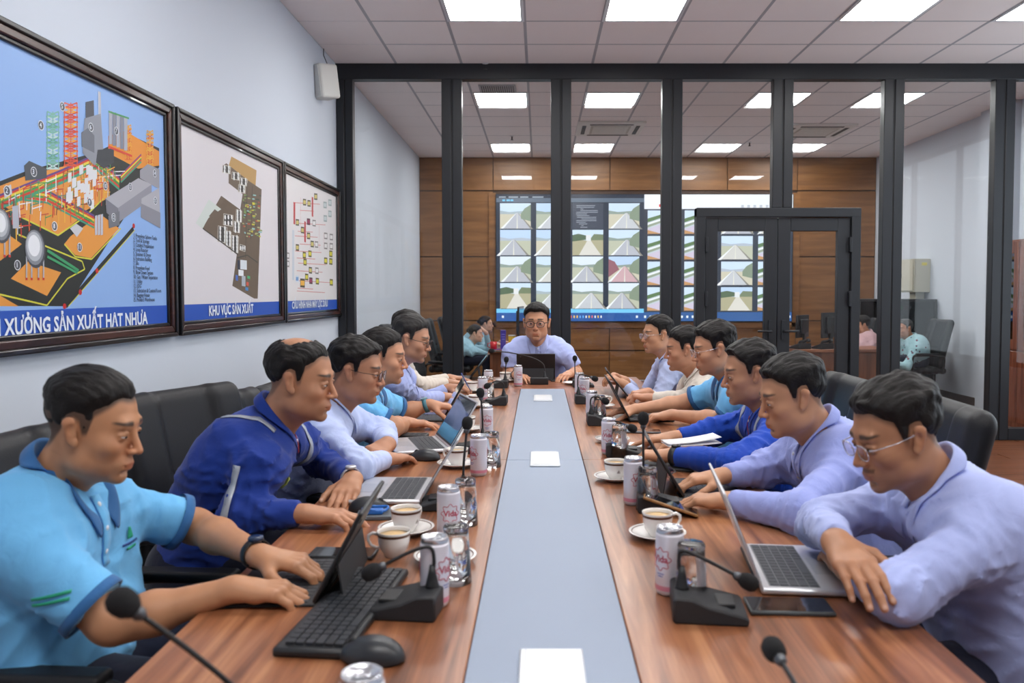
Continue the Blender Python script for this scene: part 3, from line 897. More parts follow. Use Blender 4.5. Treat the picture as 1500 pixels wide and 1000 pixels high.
# ------------------------------------------------------------------ ceiling: lay-in tiles on a grid
ceil_o = struct(bx('ceiling', (XL - .1, YF, CEIL + .03), (XR + .1, YB + .1, CEIL + .12), mat('ceiling_void', srgb(150, 150, 152), .9)))
lights_x = [-.713, .482, 2.288, 3.489]
front_rows = [6.5, 3.5, .5, -2.3]; back_rows = [9.38, 12.38]
tile_me = MB().box((.012, .012, 0), (.588, .588, .02)).mesh('ceiling_tile', tile_m)
GX = [-1.913 + .6 * i for i in range(13)]
def ceiling_rows(origin, y0, y1):
    k0 = math.floor((y0 - origin) / .6); k1 = math.ceil((y1 - origin) / .6)
    return [origin + .6 * k for k in range(k0, k1)]
def light_cell(x, y):
    return any(abs(x - lx) < .1 for lx in lights_x) and any(abs(y + .6 - r) < .1 for r in front_rows + back_rows)
ac_spots = [at_z(893, 187, CEIL), at_z(1192, 190, CEIL)]
for org, y0, y1 in ((6.5, YF, YG), (9.38, YG, YB)):
    for y in ceiling_rows(org, y0, y1):
        bars = None
        for x in GX:
            if light_cell(x, y): continue
            xx0, xx1, yy0, yy1 = max(x, XL), min(x + .6, XR), max(y, y0), min(y + .6, y1)
            if xx1 - xx0 < .04 or yy1 - yy0 < .04: continue
            if xx1 - xx0 > .59 and yy1 - yy0 > .59:
                o = bpy.data.objects.new('ceiling_tile', tile_me); link(o, ceil_o); o.location = (x, y, CEIL)
            else:
                bx('ceiling_tile', (xx0 + .004, yy0 + .004, CEIL), (xx1 - .012 if xx1 < XR else xx1, yy1 - .004, CEIL + .02), tile_m, ceil_o)
    for y in ceiling_rows(org, y0, y1) + [y1]:
        if y0 < y < y1: bx('ceiling_bar', (XL, y - .012, CEIL + .001), (XR, y + .012, CEIL + .025), bar_m, ceil_o)
    for x in GX:
        if x > XL: bx('ceiling_bar', (x - .012, y0, CEIL - .001), (x + .012, y1, CEIL + .025), bar_m, ceil_o)
# recessed light panels: white frame, louvres and a glowing diffuser
lit = mat('light_diffuser', (1, 1, 1), .5, emit=PANEL_TINT, estr=PANEL_POWER)
alu = mat('light_frame', srgb(225, 228, 232), .3, .3)
def light_panel(x, y1, label):
    t = empty('ceiling_light', (x + .3, y1 - .3, CEIL), 0, label, 'light', 'square ceiling light panels')
    bx('frame', (-.297, -.297, -.006), (-.27, .297, .02), alu, t); bx('frame', (.27, -.297, -.006), (.297, .297, .02), alu, t)
    bx('frame', (-.27, -.297, -.006), (.27, -.27, .02), alu, t); bx('frame', (-.27, .27, -.006), (.27, .297, .02), alu, t)
    bx('diffuser', (-.27, -.27, .004), (.27, .27, .018), lit, t)
colname = ['left-hand', 'second', 'third', 'right-hand']
for r, nm in zip(front_rows, ('just before the glass wall', 'above the middle of the table', 'over the near end of the table', 'behind the camera')):
    for i, x in enumerate(lights_x): light_panel(x, r, f'{colname[i]} square ceiling light panel {nm}')
for r, nm in zip(back_rows, ('nearer the glass', 'above the video wall')):
    for i, x in enumerate(lights_x): light_panel(x, r, f'{colname[i]} square light panel in the control room, row {nm}')

# ------------------------------------------------------------------ glazed partition
part = struct(empty('window_1', (0, YG, 0)))
mx = [-1.79, -.806, .20, 1.223, 2.243, 3.263, 4.283, 5.20]
glass = pane_mat('clear_glass', (.955, .97, .97), .026, .5)
HW, DP = .093, .05
DX0, DX1 = at_y(1018, 400, YG).x, at_y(1257, 400, YG).x
DZ = at_y(1140, 305, YG).z
for i, x in enumerate(mx):
    w = .075 if i == 0 else HW
    z0 = DZ if i == 4 else 0
    bx('mullion', (x - w, -DP, z0), (x - .006, DP, CEIL), black_al, part, .006)
    bx('mullion', (x + .006, -DP, z0), (x + w, DP, CEIL), black_al, part, .006)
    bx('gasket', (x - .006, -DP + .008, z0), (x + .006, DP - .008, CEIL), gasket, part)
zt = at_y(900, 118, YG).z
bx('head_rail', (XL, -DP - .004, zt), (XR, DP + .004, CEIL), black_al, part, .004)
for a, b in zip(mx[:-1], mx[1:]):
    x0, x1 = a + HW, b - HW
    hasdoor = x1 > DX0 and x0 < DX1
    if not hasdoor:
        bx('sill_rail', (x0, -DP, 0), (x1, DP, .11), black_al, part, .004)
        bx('pane', (x0, -.006, .11), (x1, .006, zt), glass, part)
    else:
        bx('pane', (x0, -.006, DZ), (x1, .006, zt), glass, part)
        if x0 < DX0 - .05:
            bx('pane', (x0, -.006, .11), (DX0, .006, DZ), glass, part); bx('sill_rail', (x0, -DP, 0), (DX0, DP, .11), black_al, part, .004)
        if x1 > DX1 + .05:
            bx('pane', (DX1, -.006, .11), (x1, .006, DZ), glass, part); bx('sill_rail', (DX1, -DP, 0), (x1, DP, .11), black_al, part, .004)
# double door in the partition
door = struct(empty('door_1', ((DX0 + DX1) / 2, YG, 0)))
hw = (DX1 - DX0) / 2
for s in (-1, 1):
    a = sorted((s * hw, s * (hw - .085)))
    bx('door_jamb', (a[0], -.06, 0), (a[1], .06, DZ), black_al, door, .006)
bx('door_head', (-hw, -.062, DZ - .085), (hw, .062, DZ), black_al, door, .006)
for s in (-1, 1):
    a, b = sorted((s * .004, s * (hw - .09)))
    lf = empty('door_leaf', (0, 0, 0)); lf.parent = door
    zt2 = DZ - .092
    for lo, hi in (((a, -.03, .02), (a + .115, .03, zt2)), ((b - .115, -.03, .02), (b, .03, zt2)), ((a + .115, -.03, zt2 - .12), (b - .115, .03, zt2)), ((a + .115, -.03, .02), (b - .115, .03, .16))):
        bx('leaf_rail', lo, hi, black_al, lf, .004)
    bx('leaf_pane', (a + .115, -.005, .16), (b - .115, .005, zt2 - .12), glass, lf)
    for z in (.3, 1.25, 1.75):
        bx('hinge', (s * (hw - .095) - .012, -.075, z), (s * (hw - .095) + .012, -.03, z + .14), black_al, lf, .004)
    MB().tube([(s * .06, -.05, 1.02), (s * .06, -.085, 1.02), (s * .06 + s*.13, -.085, 1.02)], .011).box((s*.06 - .02, -.045, .94), (s*.06 + .02, -.03, 1.12)).build('handle', black_al, lf)

# ------------------------------------------------------------------ things on the ceiling and walls
def ac(p, label):
    t = empty('air_conditioner', (p.x, p.y, CEIL), 0, label, 'air conditioner', 'ceiling cassette air conditioners')
    w = mat('ac_white', srgb(226, 222, 216), .5)
    bx('panel', (-.42, -.42, -.03), (.42, .42, .0), w, t, .01)
    bx('grille', (-.25, -.25, -.036), (.25, .25, -.03), mat('ac_grille', srgb(190, 184, 172), .6), t, .004)
    dk = mat('ac_slot', srgb(52, 50, 48), .6)
    for lo, hi in (((-.27, -.36, -.034), (.27, -.31, -.029)), ((-.27, .31, -.034), (.27, .36, -.029)), ((-.36, -.27, -.034), (-.31, .27, -.029)), ((.31, -.27, -.034), (.36, .27, -.029))):
        bx('air_slot', lo, hi, dk, t, .002)
    for i in range(9):
        bx('slat', (-.22, -.22 + i * .052, -.039), (.22, -.2 + i * .052, -.036), w, t)
ac(ac_spots[0], 'cream ceiling cassette air conditioner left of the other, above the video wall')
ac(ac_spots[1], 'cream ceiling cassette air conditioner on the right, towards the white side wall')
p = at_z(729, 129, CEIL)
t = empty('air_vent', (p.x, p.y, CEIL), 0, 'small grey slatted vent in the control room ceiling', 'vent')
bx('frame', (-.19, -.15, -.012), (.19, .15, .0), mat('vent_grey', srgb(175, 176, 180), .5), t, .003)
for i in range(16): bx('slat', (-.165 + i * .0215, -.125, -.018), (-.156 + i * .0215, .125, -.012), mat('vent_dark', srgb(70, 70, 74), .5), t)
def sprinkler(px, py, label):
    p = at_z(px, py, CEIL)
    t = empty('sprinkler', (p.x, p.y, CEIL), 0, label, 'sprinkler', 'ceiling sprinklers')
    MB().lathe([(.03, 0), (.03, -.006), (.012, -.01)], 16).build('cover', alu, t)
    MB().lathe([(.009, -.008), (.009, -.05), (.02, -.052), (.02, -.056)], 12).build('nozzle', mat('dark_metal', (.08, .08, .085), .35, .8), t)
sprinkler(711, 93, 'sprinkler on the meeting room ceiling left of the lights')
sprinkler(1376, 97, 'sprinkler on the meeting room ceiling far right')
sprinkler(750, 199, 'sprinkler on the control room ceiling by the left light')
sprinkler(1098, 208, 'sprinkler on the control room ceiling between the air conditioners')
# loudspeaker on the left wall
p = at_x(487, 125, XL + .09)
t = empty('loudspeaker', (XL, p.y, p.z), 0, 'cream loudspeaker high on the left wall in the corner by the glass', 'loudspeaker')
cream = mat('cream_plastic', srgb(214, 214, 208), .5)
M = Matrix.Rotation(R(-38), 4, 'Z') @ Matrix.Rotation(R(8), 4, 'X')
MB().box((.02, -.17, -.14), (.19, .02, .14), M=Matrix.Translation((.02, -.03, 0)) @ M).build('cabinet', cream, t, bevel=.02, seg=3)
MB().box((.035, -.178, -.125), (.175, -.168, .125), M=Matrix.Translation((.02, -.03, 0)) @ M).build('grille', mat('cream_grille', srgb(205, 206, 202), .7, bump=.5, bscale=900), t, bevel=.004)
MB().tube([(.0, .0, .05), (.05, -.03, .05)], .012).build('bracket', mat('dark_metal'), t)
MB().tube([(.06, -.03, .12), (.05, .01, .17), (.012, .02, .26), (.012, .02, .40)], .004, 6).build('cable', mat('dark_metal'), t)

# ------------------------------------------------------------------ the three framed plans on the left wall
frame_m = wood('frame_wood', srgb(26, 14, 12), srgb(58, 30, 24), srgb(84, 46, 36), 'Y', .3, 3, 10, coat=.3)
frame_b = mat('frame_black', srgb(20, 20, 22), .28, coat=.3)
print_m = mat('print', (1, 1, 1), .45, vcol=True)
def lin4(c): return srgb(*c)
def framed(y0, y1, z0, z1, name_label):
    t = empty('framed_plan', (XL, (y0 + y1) / 2, z0), 0, name_label, 'picture', 'framed plant plans')
    W2 = (y1 - y0) / 2; H = z1 - z0; fr = .072
    prof = [(0, .0, .022, .040, frame_b), (.022, .022, .054, .032, frame_m), (.054, .0, fr, .022, frame_b)]
    for a, _, b, dpt, m in prof:      # three stepped mouldings, each a mitred ring of four bars
        for k in range(4):
            if k == 0: lo, hi = [(-W2 + a, a), (W2 - a, a), (W2 - b, b), (-W2 + b, b)], None
            if k == 1: lo = [(-W2 + a, H - a), (W2 - a, H - a), (W2 - b, H - b), (-W2 + b, H - b)]
            if k == 2: lo = [(-W2 + a, a), (-W2 + a, H - a), (-W2 + b, H - b), (-W2 + b, b)]
            if k == 3: lo = [(W2 - a, a), (W2 - a, H - a), (W2 - b, H - b), (W2 - b, b)]
            MB().prism([(.002, y, z) for y, z in lo], (dpt, 0, 0)).build('frame_bar', m, t, bevel=.005)
    bx('backing', (.001, -W2 + fr - .01, fr - .01), (.012, W2 - fr + .01, H - fr + .01), mat('backing', srgb(60, 60, 62), .7), t)
    return t, W2, H, fr
ZB, ZT = at_x(252, 492, XL).z, at_x(252, 157, XL).z
YS = [(2.46, 4.20), (4.235, 5.98), (6.0, 7.67)]
pict = []
labels = ['large framed picture of a plastics plant drawn on pale blue, nearest the camera',
          'middle framed site plan with a brown T-shaped map on pale grey',
          'far framed flow diagram with red lines and yellow vessels, next to the glass wall']
for (a, b), lb in zip(YS, labels): pict.append(framed(a, b, ZB, ZT, lb))
class Print:
    """flat print made of coloured outlines; corners are (x, y) photo points on the plane of the wall"""
    def __init__(s, t, W2, H, fr): s.t = t; s.W2 = W2; s.H = H; s.fr = fr; s.m = MB(); s.k = 0
    def loc(s, px, py):
        p = at_x(px, py, XL + .013); return (p.y - s.t.location.y, p.z - s.t.location.z)
    def raw(s, yz, col):
        s.k += 1; x = .0125 + s.k * .0000028
        L = s.W2 - s.fr + .004; lo = s.fr - .004; hi = s.H - s.fr + .004
        s.m.poly([(x, min(max(y, -L), L), min(max(z, lo), hi)) for y, z in yz], lin4(col))
    def poly(s, pts, col): s.raw([s.loc(*p) for p in pts], col)
    def line(s, a, b, w, col):
        (y0, z0), (y1, z1) = s.loc(*a), s.loc(*b); d = Vector((y1 - y0, z1 - z0)); L = d.length or 1; n = Vector((-d.y, d.x)) / L * w / 2
        s.raw([(y0 + n.x, z0 + n.y), (y1 + n.x, z1 + n.y), (y1 - n.x, z1 - n.y), (y0 - n.x, z0 - n.y)], col)
    def disc(s, c, r, col, n=20, sz=1.0):
        y, z = s.loc(*c); s.raw([(y + r * math.cos(2*math.pi*i/n), z + sz * r * math.sin(2*math.pi*i/n)) for i in range(n)], col)
    def done(s): return s.m.build('print', print_m, s.t, vcol=True, fixn=False)
def wall_text(t, name, s_, px, py, size, m, align='CENTER', bold=0.0, sx=1.0, width=None):
    p = at_x(px, py, XL + .017)
    M = Matrix.Translation((.0165, p.y - t.location.y, p.z - t.location.z)) @ Matrix.Rotation(math.pi / 2, 4, 'Z') @ Matrix.Rotation(math.pi / 2, 4, 'X')
    o = text_mesh(name, s_, size, m, t, M, .0002, align, bold, sx)
    if width:        # fit the line to its printed length
        ys = [v.co.y for v in o.data.vertices]; c = (min(ys) + max(ys)) / 2; k = width / (max(ys) - min(ys))
        for v in o.data.vertices: v.co.y = c + (v.co.y - c) * k
    return o
white_ink = mat('white_ink', srgb(226, 234, 244), .5); dark_ink = mat('dark_ink', srgb(40, 48, 66), .5)
# --- plan 1: the plant, in view from the right
P1 = Print(*pict[0]); W2, H, fr = pict[0][1:]
P1.raw([(-W2, 0), (W2, 0), (W2, H), (-W2, H)], (138, 174, 226))
G = lambda x, y: (x / 2.173, 40 + y / 2.174)      # crop measure to photo point
OR, DK, YL, GY, GD = (222, 148, 62), (34, 38, 36), (206, 204, 62), (150, 150, 158), (84, 86, 94)
def pg(col, *pts): P1.poly([G(*p) for p in pts], col)
def ln(col, w, *pts):
    for a, b in zip(pts[:-1], pts[1:]): P1.line(G(*a), G(*b), w, col)
pg(DK, (-330, 640), (0, 490), (90, 455), (300, 400), (420, 345), (507, 385), (507, 445), (400, 600), (215, 888), (-330, 888))
pg((222, 140, 44), (345, 345), (400, 330), (507, 395), (507, 440), (440, 450), (345, 400))
pg(OR, (0, 505), (90, 470), (150, 455), (300, 420), (345, 470), (350, 540), (270, 585), (215, 560), (180, 640), (60, 600), (0, 560))
pg(OR, (60, 600), (150, 545), (265, 600), (185, 662)); ln(YL, .006, (60, 600), (185, 662), (268, 605), (330, 545))
pg(OR, (225, 665), (320, 595), (380, 640), (290, 735), (240, 725), (205, 690)); ln(YL, .006, (205, 690), (240, 730), (292, 738), (385, 640))
pg(OR, (-200, 700), (0, 640), (70, 690), (-60, 790)); pg(OR, (35, 800), (90, 745), (195, 780), (150, 855)); pg(OR, (-330, 860), (-40, 830), (60, 888), (-330, 888))
ln(YL, .006, (0, 850), (150, 885), (215, 800), (270, 770), (262, 745), (130, 690), (60, 660)); ln((30, 34, 34), .02, (210, 888), (425, 640))
ln(YL, .004, (218, 888), (430, 645))
# pipe racks
for col, o in (((96, 60, 130), 0), ((206, 58, 40), 7), ((226, 200, 60), 14), ((70, 150, 70), 22), ((206, 58, 40), 30), ((60, 150, 120), 38)):
    ln(col, .011, (-20, 545 + o), (70, 508 + o), (200, 455 + o), (300, 408 + o)); ln(col, .010, (300, 408 + o), (380, 478 + o))
    ln(col, .008, (70, 510 + o), (150, 520 + o), (300, 600 + o))
    ln(col, .008, (385, 470 + o * .6), (450, 405 + o * .6))
rr_ = random.Random(5)
for _ in range(150):     # stanchions and small pipework
    x = rr_.uniform(-20, 370); y0 = 560 - x * .38 + rr_.uniform(-30, 95)
    c = rr_.choice([(206, 58, 40), (190, 60, 44), (70, 150, 80), (226, 226, 230), (232, 180, 60), (120, 60, 40), (60, 130, 110)])
    ln(c, rr_.uniform(.003, .006), (x, y0), (x + rr_.uniform(-3, 3), y0 + rr_.uniform(25, 60)))
    if rr_.random() < .5: ln(c, .004, (x, y0 + 10), (x + rr_.uniform(15, 40), y0 + 10 - rr_.uniform(0, 14)))
for _ in range(26):
    x, y0 = rr_.uniform(205, 300), rr_.uniform(440, 560); pg((214, 216, 220), (x, y0), (x + 11, y0 - 3), (x + 11, y0 + 26), (x, y0 + 30))
# lattice towers
def tower(x0, x1, y0, y1, cols, n):
    for i in range(n):
        a, b = y0 + (y1 - y0) * i / n, y0 + (y1 - y0) * (i + 1) / n; c = cols[i % len(cols)]
        ln(c, .005, (x0, a), (x1, b)); ln(c, .005, (x1, a), (x0, b)); ln(c, .006, (x0 - 3, b), (x1 + 3, b))
    for x in (x0, (x0 + x1) / 2, x1): ln(cols[0], .006, (x, y0), (x, y1))
tower(150, 186, 268, 450, [(120, 180, 160), (190, 214, 212), (96, 160, 136)], 11); tower(205, 245, 240, 440, [(214, 80, 40), (226, 160, 50), (200, 60, 40)], 13)
tower(400, 416, 310, 420, [(226, 160, 50), (214, 100, 40)], 8); tower(468, 486, 328, 445, [(226, 170, 60), (214, 100, 40)], 9)
# grey extrusion building, stack and silos
ln((176, 178, 186), .020, (316, 205), (320, 400)); ln((206, 208, 214), .006, (313, 205), (316, 400))
pg((70, 74, 84), (272, 238), (298, 232), (300, 330), (272, 330)); pg((138, 142, 152), (268, 290), (320, 275), (330, 410), (300, 440), (262, 400))
pg((104, 108, 118), (258, 335), (280, 320), (300, 345), (300, 400), (260, 380)); pg((50, 54, 62), (310, 390), (362, 385), (362, 430), (330, 450), (305, 430))
for i in range(5): pg(((164, 168, 180), (128, 132, 146))[i % 2], (346 + i * 12, 268 + i * 5), (357 + i * 12, 266 + i * 5), (357 + i * 12, 372 + i * 5), (346 + i * 12, 372 + i * 5))
ln((210, 60, 44), .010, (345, 380), (420, 410)); ln((70, 150, 90), .008, (345, 268), (410, 290))
# long grey sheds on the right
pg((168, 168, 176), (335, 545), (440, 480), (482, 500), (375, 575)); pg((118, 118, 128), (335, 545), (375, 575), (375, 620), (338, 590)); pg((140, 140, 150), (375, 575), (482, 500), (482, 545), (378, 620))
pg((150, 150, 158), (445, 455), (470, 435), (507, 452), (507, 515), (480, 500), (445, 480)); pg((170, 170, 178), (450, 545), (507, 510), (510, 640), (448, 600)); pg((134, 134, 144), (448, 560), (510, 590), (510, 640), (448, 605))
pg((196, 198, 204), (222, 640), (242, 625), (264, 640), (244, 668)); pg((110, 112, 120), (344, 600), (380, 585), (380, 630), (346, 640))
for i in range(3): pg((188, 192, 204), (302 + i * 9, 600 - i * 2), (309 + i * 9, 598 - i * 2), (309 + i * 9, 660), (302 + i * 9, 662))
pg((70, 76, 84), (76, 440), (92, 425), (148, 450), (148, 480), (80, 488)); pg((196, 200, 206), (10, 512), (34, 500), (38, 530), (14, 545)); pg((176, 180, 190), (38, 570), (58, 566), (60, 640), (40, 640))
# sphere tanks on legs
for (cx_, cy_, rr2) in ((112, 705, .062), (4, 632, .052), (-150, 690, .06)):
    for dx in (-28, -12, 10, 26): ln((170, 174, 182), .008, (cx_ + dx, cy_), (cx_ + dx, cy_ + 95)); ln((200, 60, 44), .012, (cx_ + dx, cy_ + 92), (cx_ + dx, cy_ + 100))
    P1.disc(G(cx_, cy_), rr2, (66, 68, 76), sz=1.15); P1.disc(G(cx_ - 2, cy_ - 4), rr2 * .92, (128, 132, 140), sz=1.13); P1.disc(G(cx_ - 3, cy_ - 7), rr2 * .78, (180, 184, 190), sz=1.12); P1.disc(G(cx_ - 4, cy_ - 10), rr2 * .58, (228, 230, 234), sz=1.1)
ln((60, 150, 100), .012, (150, 710), (250, 775)); ln((60, 150, 100), .010, (150, 730), (246, 782))
for x, y in ((308, 775), (255, 843), (425, 632), (205, 888)): P1.disc(G(x, y), .012, (196, 40, 36), 8)
for i, (x, y) in enumerate(((55, 757), (22, 520), (107, 460), (130, 312), (198, 252), (289, 318), (370, 330), (173, 633), (285, 557), (335, 505), (253, 700), (361, 605), (414, 508), (492, 465), (494, 552))):
    P1.disc(G(x, y), .0185, (222, 226, 230)); P1.disc(G(x, y), .0155, GD)
    wall_text(pict[0][0], 'plan_number', str(i + 1), *G(x, y), .026, white_ink, bold=.0004)
P1.poly([(-80, 447 + 40), (-80, 500), (262, 497), (262, 446)], (36, 82, 178)); 
ban_z = at_x(238, 447, XL).z - ZB
P1.raw([(-W2, 0), (W2, 0), (W2, ban_z), (-W2, ban_z)], (36, 82, 178))
P1.done()
wall_text(pict[0][0], 'plan_title', 'PHÂN XƯỞNG SẢN XUẤT HẠT NHỰA', 106, 474, .080, white_ink, bold=.0022, width=1.26)
legend = ['1. Propylene Sphere Tanks', '2. Tool & Storage', '3. Catalyst Preparation', '4. Loop Reactor', '5. Steamer & Dryer', '6. Extrusion Building', '7. Silo', '8. Propylene Feed', '9. Blow Down System', '10. Gas / Water Separation', '11. Utility', '12. EDG', '13. Substation & Control Room', '14. Bagging House', '15. Product Warehouse']
for i, s_ in enumerate(legend):
    q = G(425, 662 + i * 14.7); wall_text(pict[0][0], 'plan_legend', s_, q[0], q[1], .027, dark_ink, 'LEFT', sx=.8)
# --- plan 2: the brown site map
P2 = Print(*pict[1]); t2 = pict[1]
P2.raw([(-W2, 0), (W2, 0), (W2, H), (-W2, H)], (216, 212, 216))
G2 = lambda x, y: (250 + x / 2.94, 160 + y / 2.94)
def pg2(col, *pts): P2.poly([G2(*p) for p in pts], col)
BR = (104, 88, 72)
pg2((184, 146, 84), (262, 203), (370, 263), (366, 330), (330, 305), (245, 262))
pg2(BR, (222, 245), (240, 232), (332, 305), (392, 345), (375, 815), (360, 815), (266, 760), (285, 625), (138, 512), (218, 372), (300, 432), (310, 365), (250, 318), (250, 275))
pg2((205, 214, 208), (165, 388), (218, 430), (160, 470), (138, 515), (108, 490)); pg2(BR, (190, 430), (210, 445), (185, 475), (165, 460))
for (x, y, w, h_, r, c) in ((228, 448, 42, 50, 2, 3), (272, 480, 28, 46, 3, 2), (204, 500, 40, 70, 4, 2), (236, 520, 26, 66, 4, 2), (262, 540, 32, 72, 5, 2), (282, 430, 26, 50, 4, 2), (224, 238, 36, 34, 2, 2), (264, 268, 36, 32, 2, 2), (298, 292, 34, 32, 2, 2), (292, 322, 32, 34, 2, 2), (298, 580, 26, 26, 1, 3)):
    pg2((196, 190, 178), (x, y), (x + w, y + 8), (x + w - 2, y + h_ + 8), (x - 2, y + h_)); pg2((60, 56, 54), (x + 2, y + 3), (x + w - 3, y + 10), (x + w - 5, y + h_ + 4), (x + 1, y + h_ - 3))
    for a in range(r):
        for b in range(c): P2.disc(G2(x + w * (b + .5) / c, y + 4 + h_ * (a + .5) / r), .014, (228, 230, 228), 10)
for _ in range(80):
    x, y = rr_.uniform(308, 384), rr_.uniform(365, 545); c = rr_.choice([(206, 200, 60), (120, 160, 90), (170, 170, 120), (60, 70, 60), (190, 80, 60), (140, 190, 190)]); w = rr_.uniform(5, 16)
    pg2(c, (x, y), (x + w, y + 2), (x + w, y + rr_.uniform(4, 10)), (x, y + 6))
for (x, y, w, h_, c) in ((300, 648, 28, 40, (214, 222, 228)), (292, 690, 22, 26, (230, 234, 238)), (280, 712, 10, 24, (70, 110, 190)), (306, 716, 16, 44, (170, 180, 190)), (326, 742, 10, 16, (210, 90, 70)), (330, 716, 12, 12, (70, 170, 110)), (322, 765, 12, 14, (60, 130, 190)), (288, 648, 10, 40, (40, 48, 70))): pg2(c, (x, y), (x + w, y + 3), (x + w, y + h_ + 3), (x, y + h_))
for a, b in (((330, 318), (322, 640)), ((138, 512), (290, 625)), ((285, 640), (330, 628)), ((330, 628), (375, 660)), ((352, 330), (345, 560))): P2.line(G2(*a), G2(*b), .008, (64, 58, 52))
P2.raw([(-W2, 0), (W2, 0), (W2, ban_z), (-W2, ban_z)], (36, 82, 178)); P2.done()
wall_text(pict[1][0], 'plan_title', 'KHU VỰC SẢN XUẤT', 341, 454, .078, white_ink, bold=.0022, width=.72)
# --- plan 3: the flow diagram
P3 = Print(*pict[2])
W2, H, fr = pict[2][1:]
P3.raw([(-W2, 0), (W2, 0), (W2, H), (-W2, H)], (220, 217, 218))
def pg3(col, *pts): P3.poly([G2(*p) for p in pts], col)
for y in (402, 435, 490, 525, 545, 580, 610, 640, 662, 695, 738, 770, 782):
    x0 = rr_.uniform(528, 560); x1 = rr_.uniform(610, 692); P3.line(G2(x0, y), G2(x1, y + (x1 - x0) * .06), .005, (206, 120, 116))
for x, a, b in ((533, 400, 495), (611, 378, 462), (579, 483, 572)): P3.line(G2(x, a), G2(x, b), .045, (186, 48, 52))
P3.line(G2(528, 520), G2(528, 735), .05, (196, 204, 214))
for x, a, b in ((560, 380, 500), (640, 500, 610), (660, 530, 600), (600, 560, 700)): P3.line(G2(x, a), G2(x, b), .004, (206, 120, 116))
for (x, y, c) in ((577, 400, 0), (596, 405, 0), (625, 376, 0), (546, 487, 0), (568, 520, 0), (594, 545, 0), (610, 580, 0), (546, 595, 0), (576, 628, 1), (600, 622, 1), (579, 658, 1), (690, 622, 1), (668, 652, 1), (690, 655, 1), (602, 693, 0), (586, 722, 1), (632, 740, 1), (692, 745, 1), (594, 484, 2), (604, 738, 2), (568, 748, 3), (545, 730, 4), (493, 720, 5), (665, 412, 5), (686, 402, 5), (686, 450, 5), (666, 470, 5), (618, 490, 6), (668, 545, 6), (692, 550, 6), (668, 588, 6), (692, 590, 6), (628, 582, 6), (630, 695, 6), (504, 630, 6), (504, 665, 6)):
    w, h_ = (7, 15) if c != 3 else (10, 20)
    cols = [((206, 190, 110), (70, 66, 50)), ((214, 204, 60), (90, 84, 30)), ((150, 40, 80), (70, 20, 40)), ((226, 170, 60), (70, 60, 40)), ((110, 150, 200), (200, 214, 226)), ((196, 206, 208), (150, 166, 166)), ((226, 224, 224), (130, 124, 124))][c]
    pg3(cols[1], (x - w, y - h_), (x + w, y - h_ + 2), (x + w, y + h_), (x - w, y + h_ - 2)); pg3(cols[0], (x - w + 1.5, y - h_ * .55), (x + w - 1.5, y - h_ * .5), (x + w - 1.5, y + h_ * .55), (x - w + 1.5, y + h_ * .5))
P3.raw([(-W2, 0), (W2, 0), (W2, ban_z), (-W2, ban_z)], (36, 82, 178)); P3.done()
wall_text(pict[2][0], 'plan_title', 'CẤU HÌNH NHÀ MÁY LỌC DẦU', 456, 446, .076, white_ink, bold=.0018, width=1.04)
# ------------------------------------------------------------------ the conference table
TZ = .75
TX0, TX1, SX_0, SX_1 = -.671, .723, -.122, .163
walnut = wood('walnut', srgb(84, 48, 28), srgb(146, 92, 60), srgb(186, 132, 92), 'Y', .30, 1.1, 24, coat=.1, coord='World')
walnut_x = wood('walnut_cross', srgb(104, 58, 38), srgb(148, 92, 66), srgb(178, 122, 90), 'X', .30, 1.25, 13, coat=.15, coord='World')
greytop = mat('grey_laminate', srgb(146, 158, 176), .55, var=.03, vscale=2, spec=.35)
table = empty('conference_table', (0, 0, 0), 0, 'long walnut conference table with a blue-grey strip down its middle', 'table')
ys = [.80, 3.10, 5.40]
for a, b in zip(ys[:-1], ys[1:]):
    bx('tabletop_board', (TX0, a + .001, TZ - .04), (SX_0 - .001, b - .001, TZ), walnut, table, .003)
    bx('tabletop_board', (SX_1 + .001, a + .001, TZ - .04), (TX1, b - .001, TZ), walnut, table, .003)
    bx('centre_board', (SX_0, a + .001, TZ - .04), (SX_1, b - .001, TZ - .001), greytop, table, .002)
bx('tabletop_board', (TX0, 5.401, TZ - .04), (TX1, 6.15, TZ), walnut_x, table, .003)
walnut_d = wood('walnut_side', srgb(84, 44, 26), srgb(120, 70, 44), srgb(146, 92, 62), 'Z', .4, 1.2, 10)
for x in (-.32, .33): bx('side_panel', (x - .02, .95, .0), (x + .02, 6.0, TZ - .041), walnut_d, table)
bx('end_panel', (-.3, .95, 0), (.31, .99, TZ - .041), walnut_d, table); bx('end_panel', (-.3, 5.96, 0), (.31, 6.0, TZ - .041), walnut_d, table)
lidm = mat('socket_lid', srgb(222, 226, 230), .35, .2)
for yc in (1.30, 3.10, 4.90):
    so = bx('socket_box', (-.034, yc - .13, TZ - .001), (.076, yc + .13, TZ + .006), lidm, table, .003)
    bx('flap', (-.024, yc - .12, TZ + .006), (.066, yc + .12, TZ + .0085), mat('socket_flap', srgb(236, 238, 240), .3), so, .002)

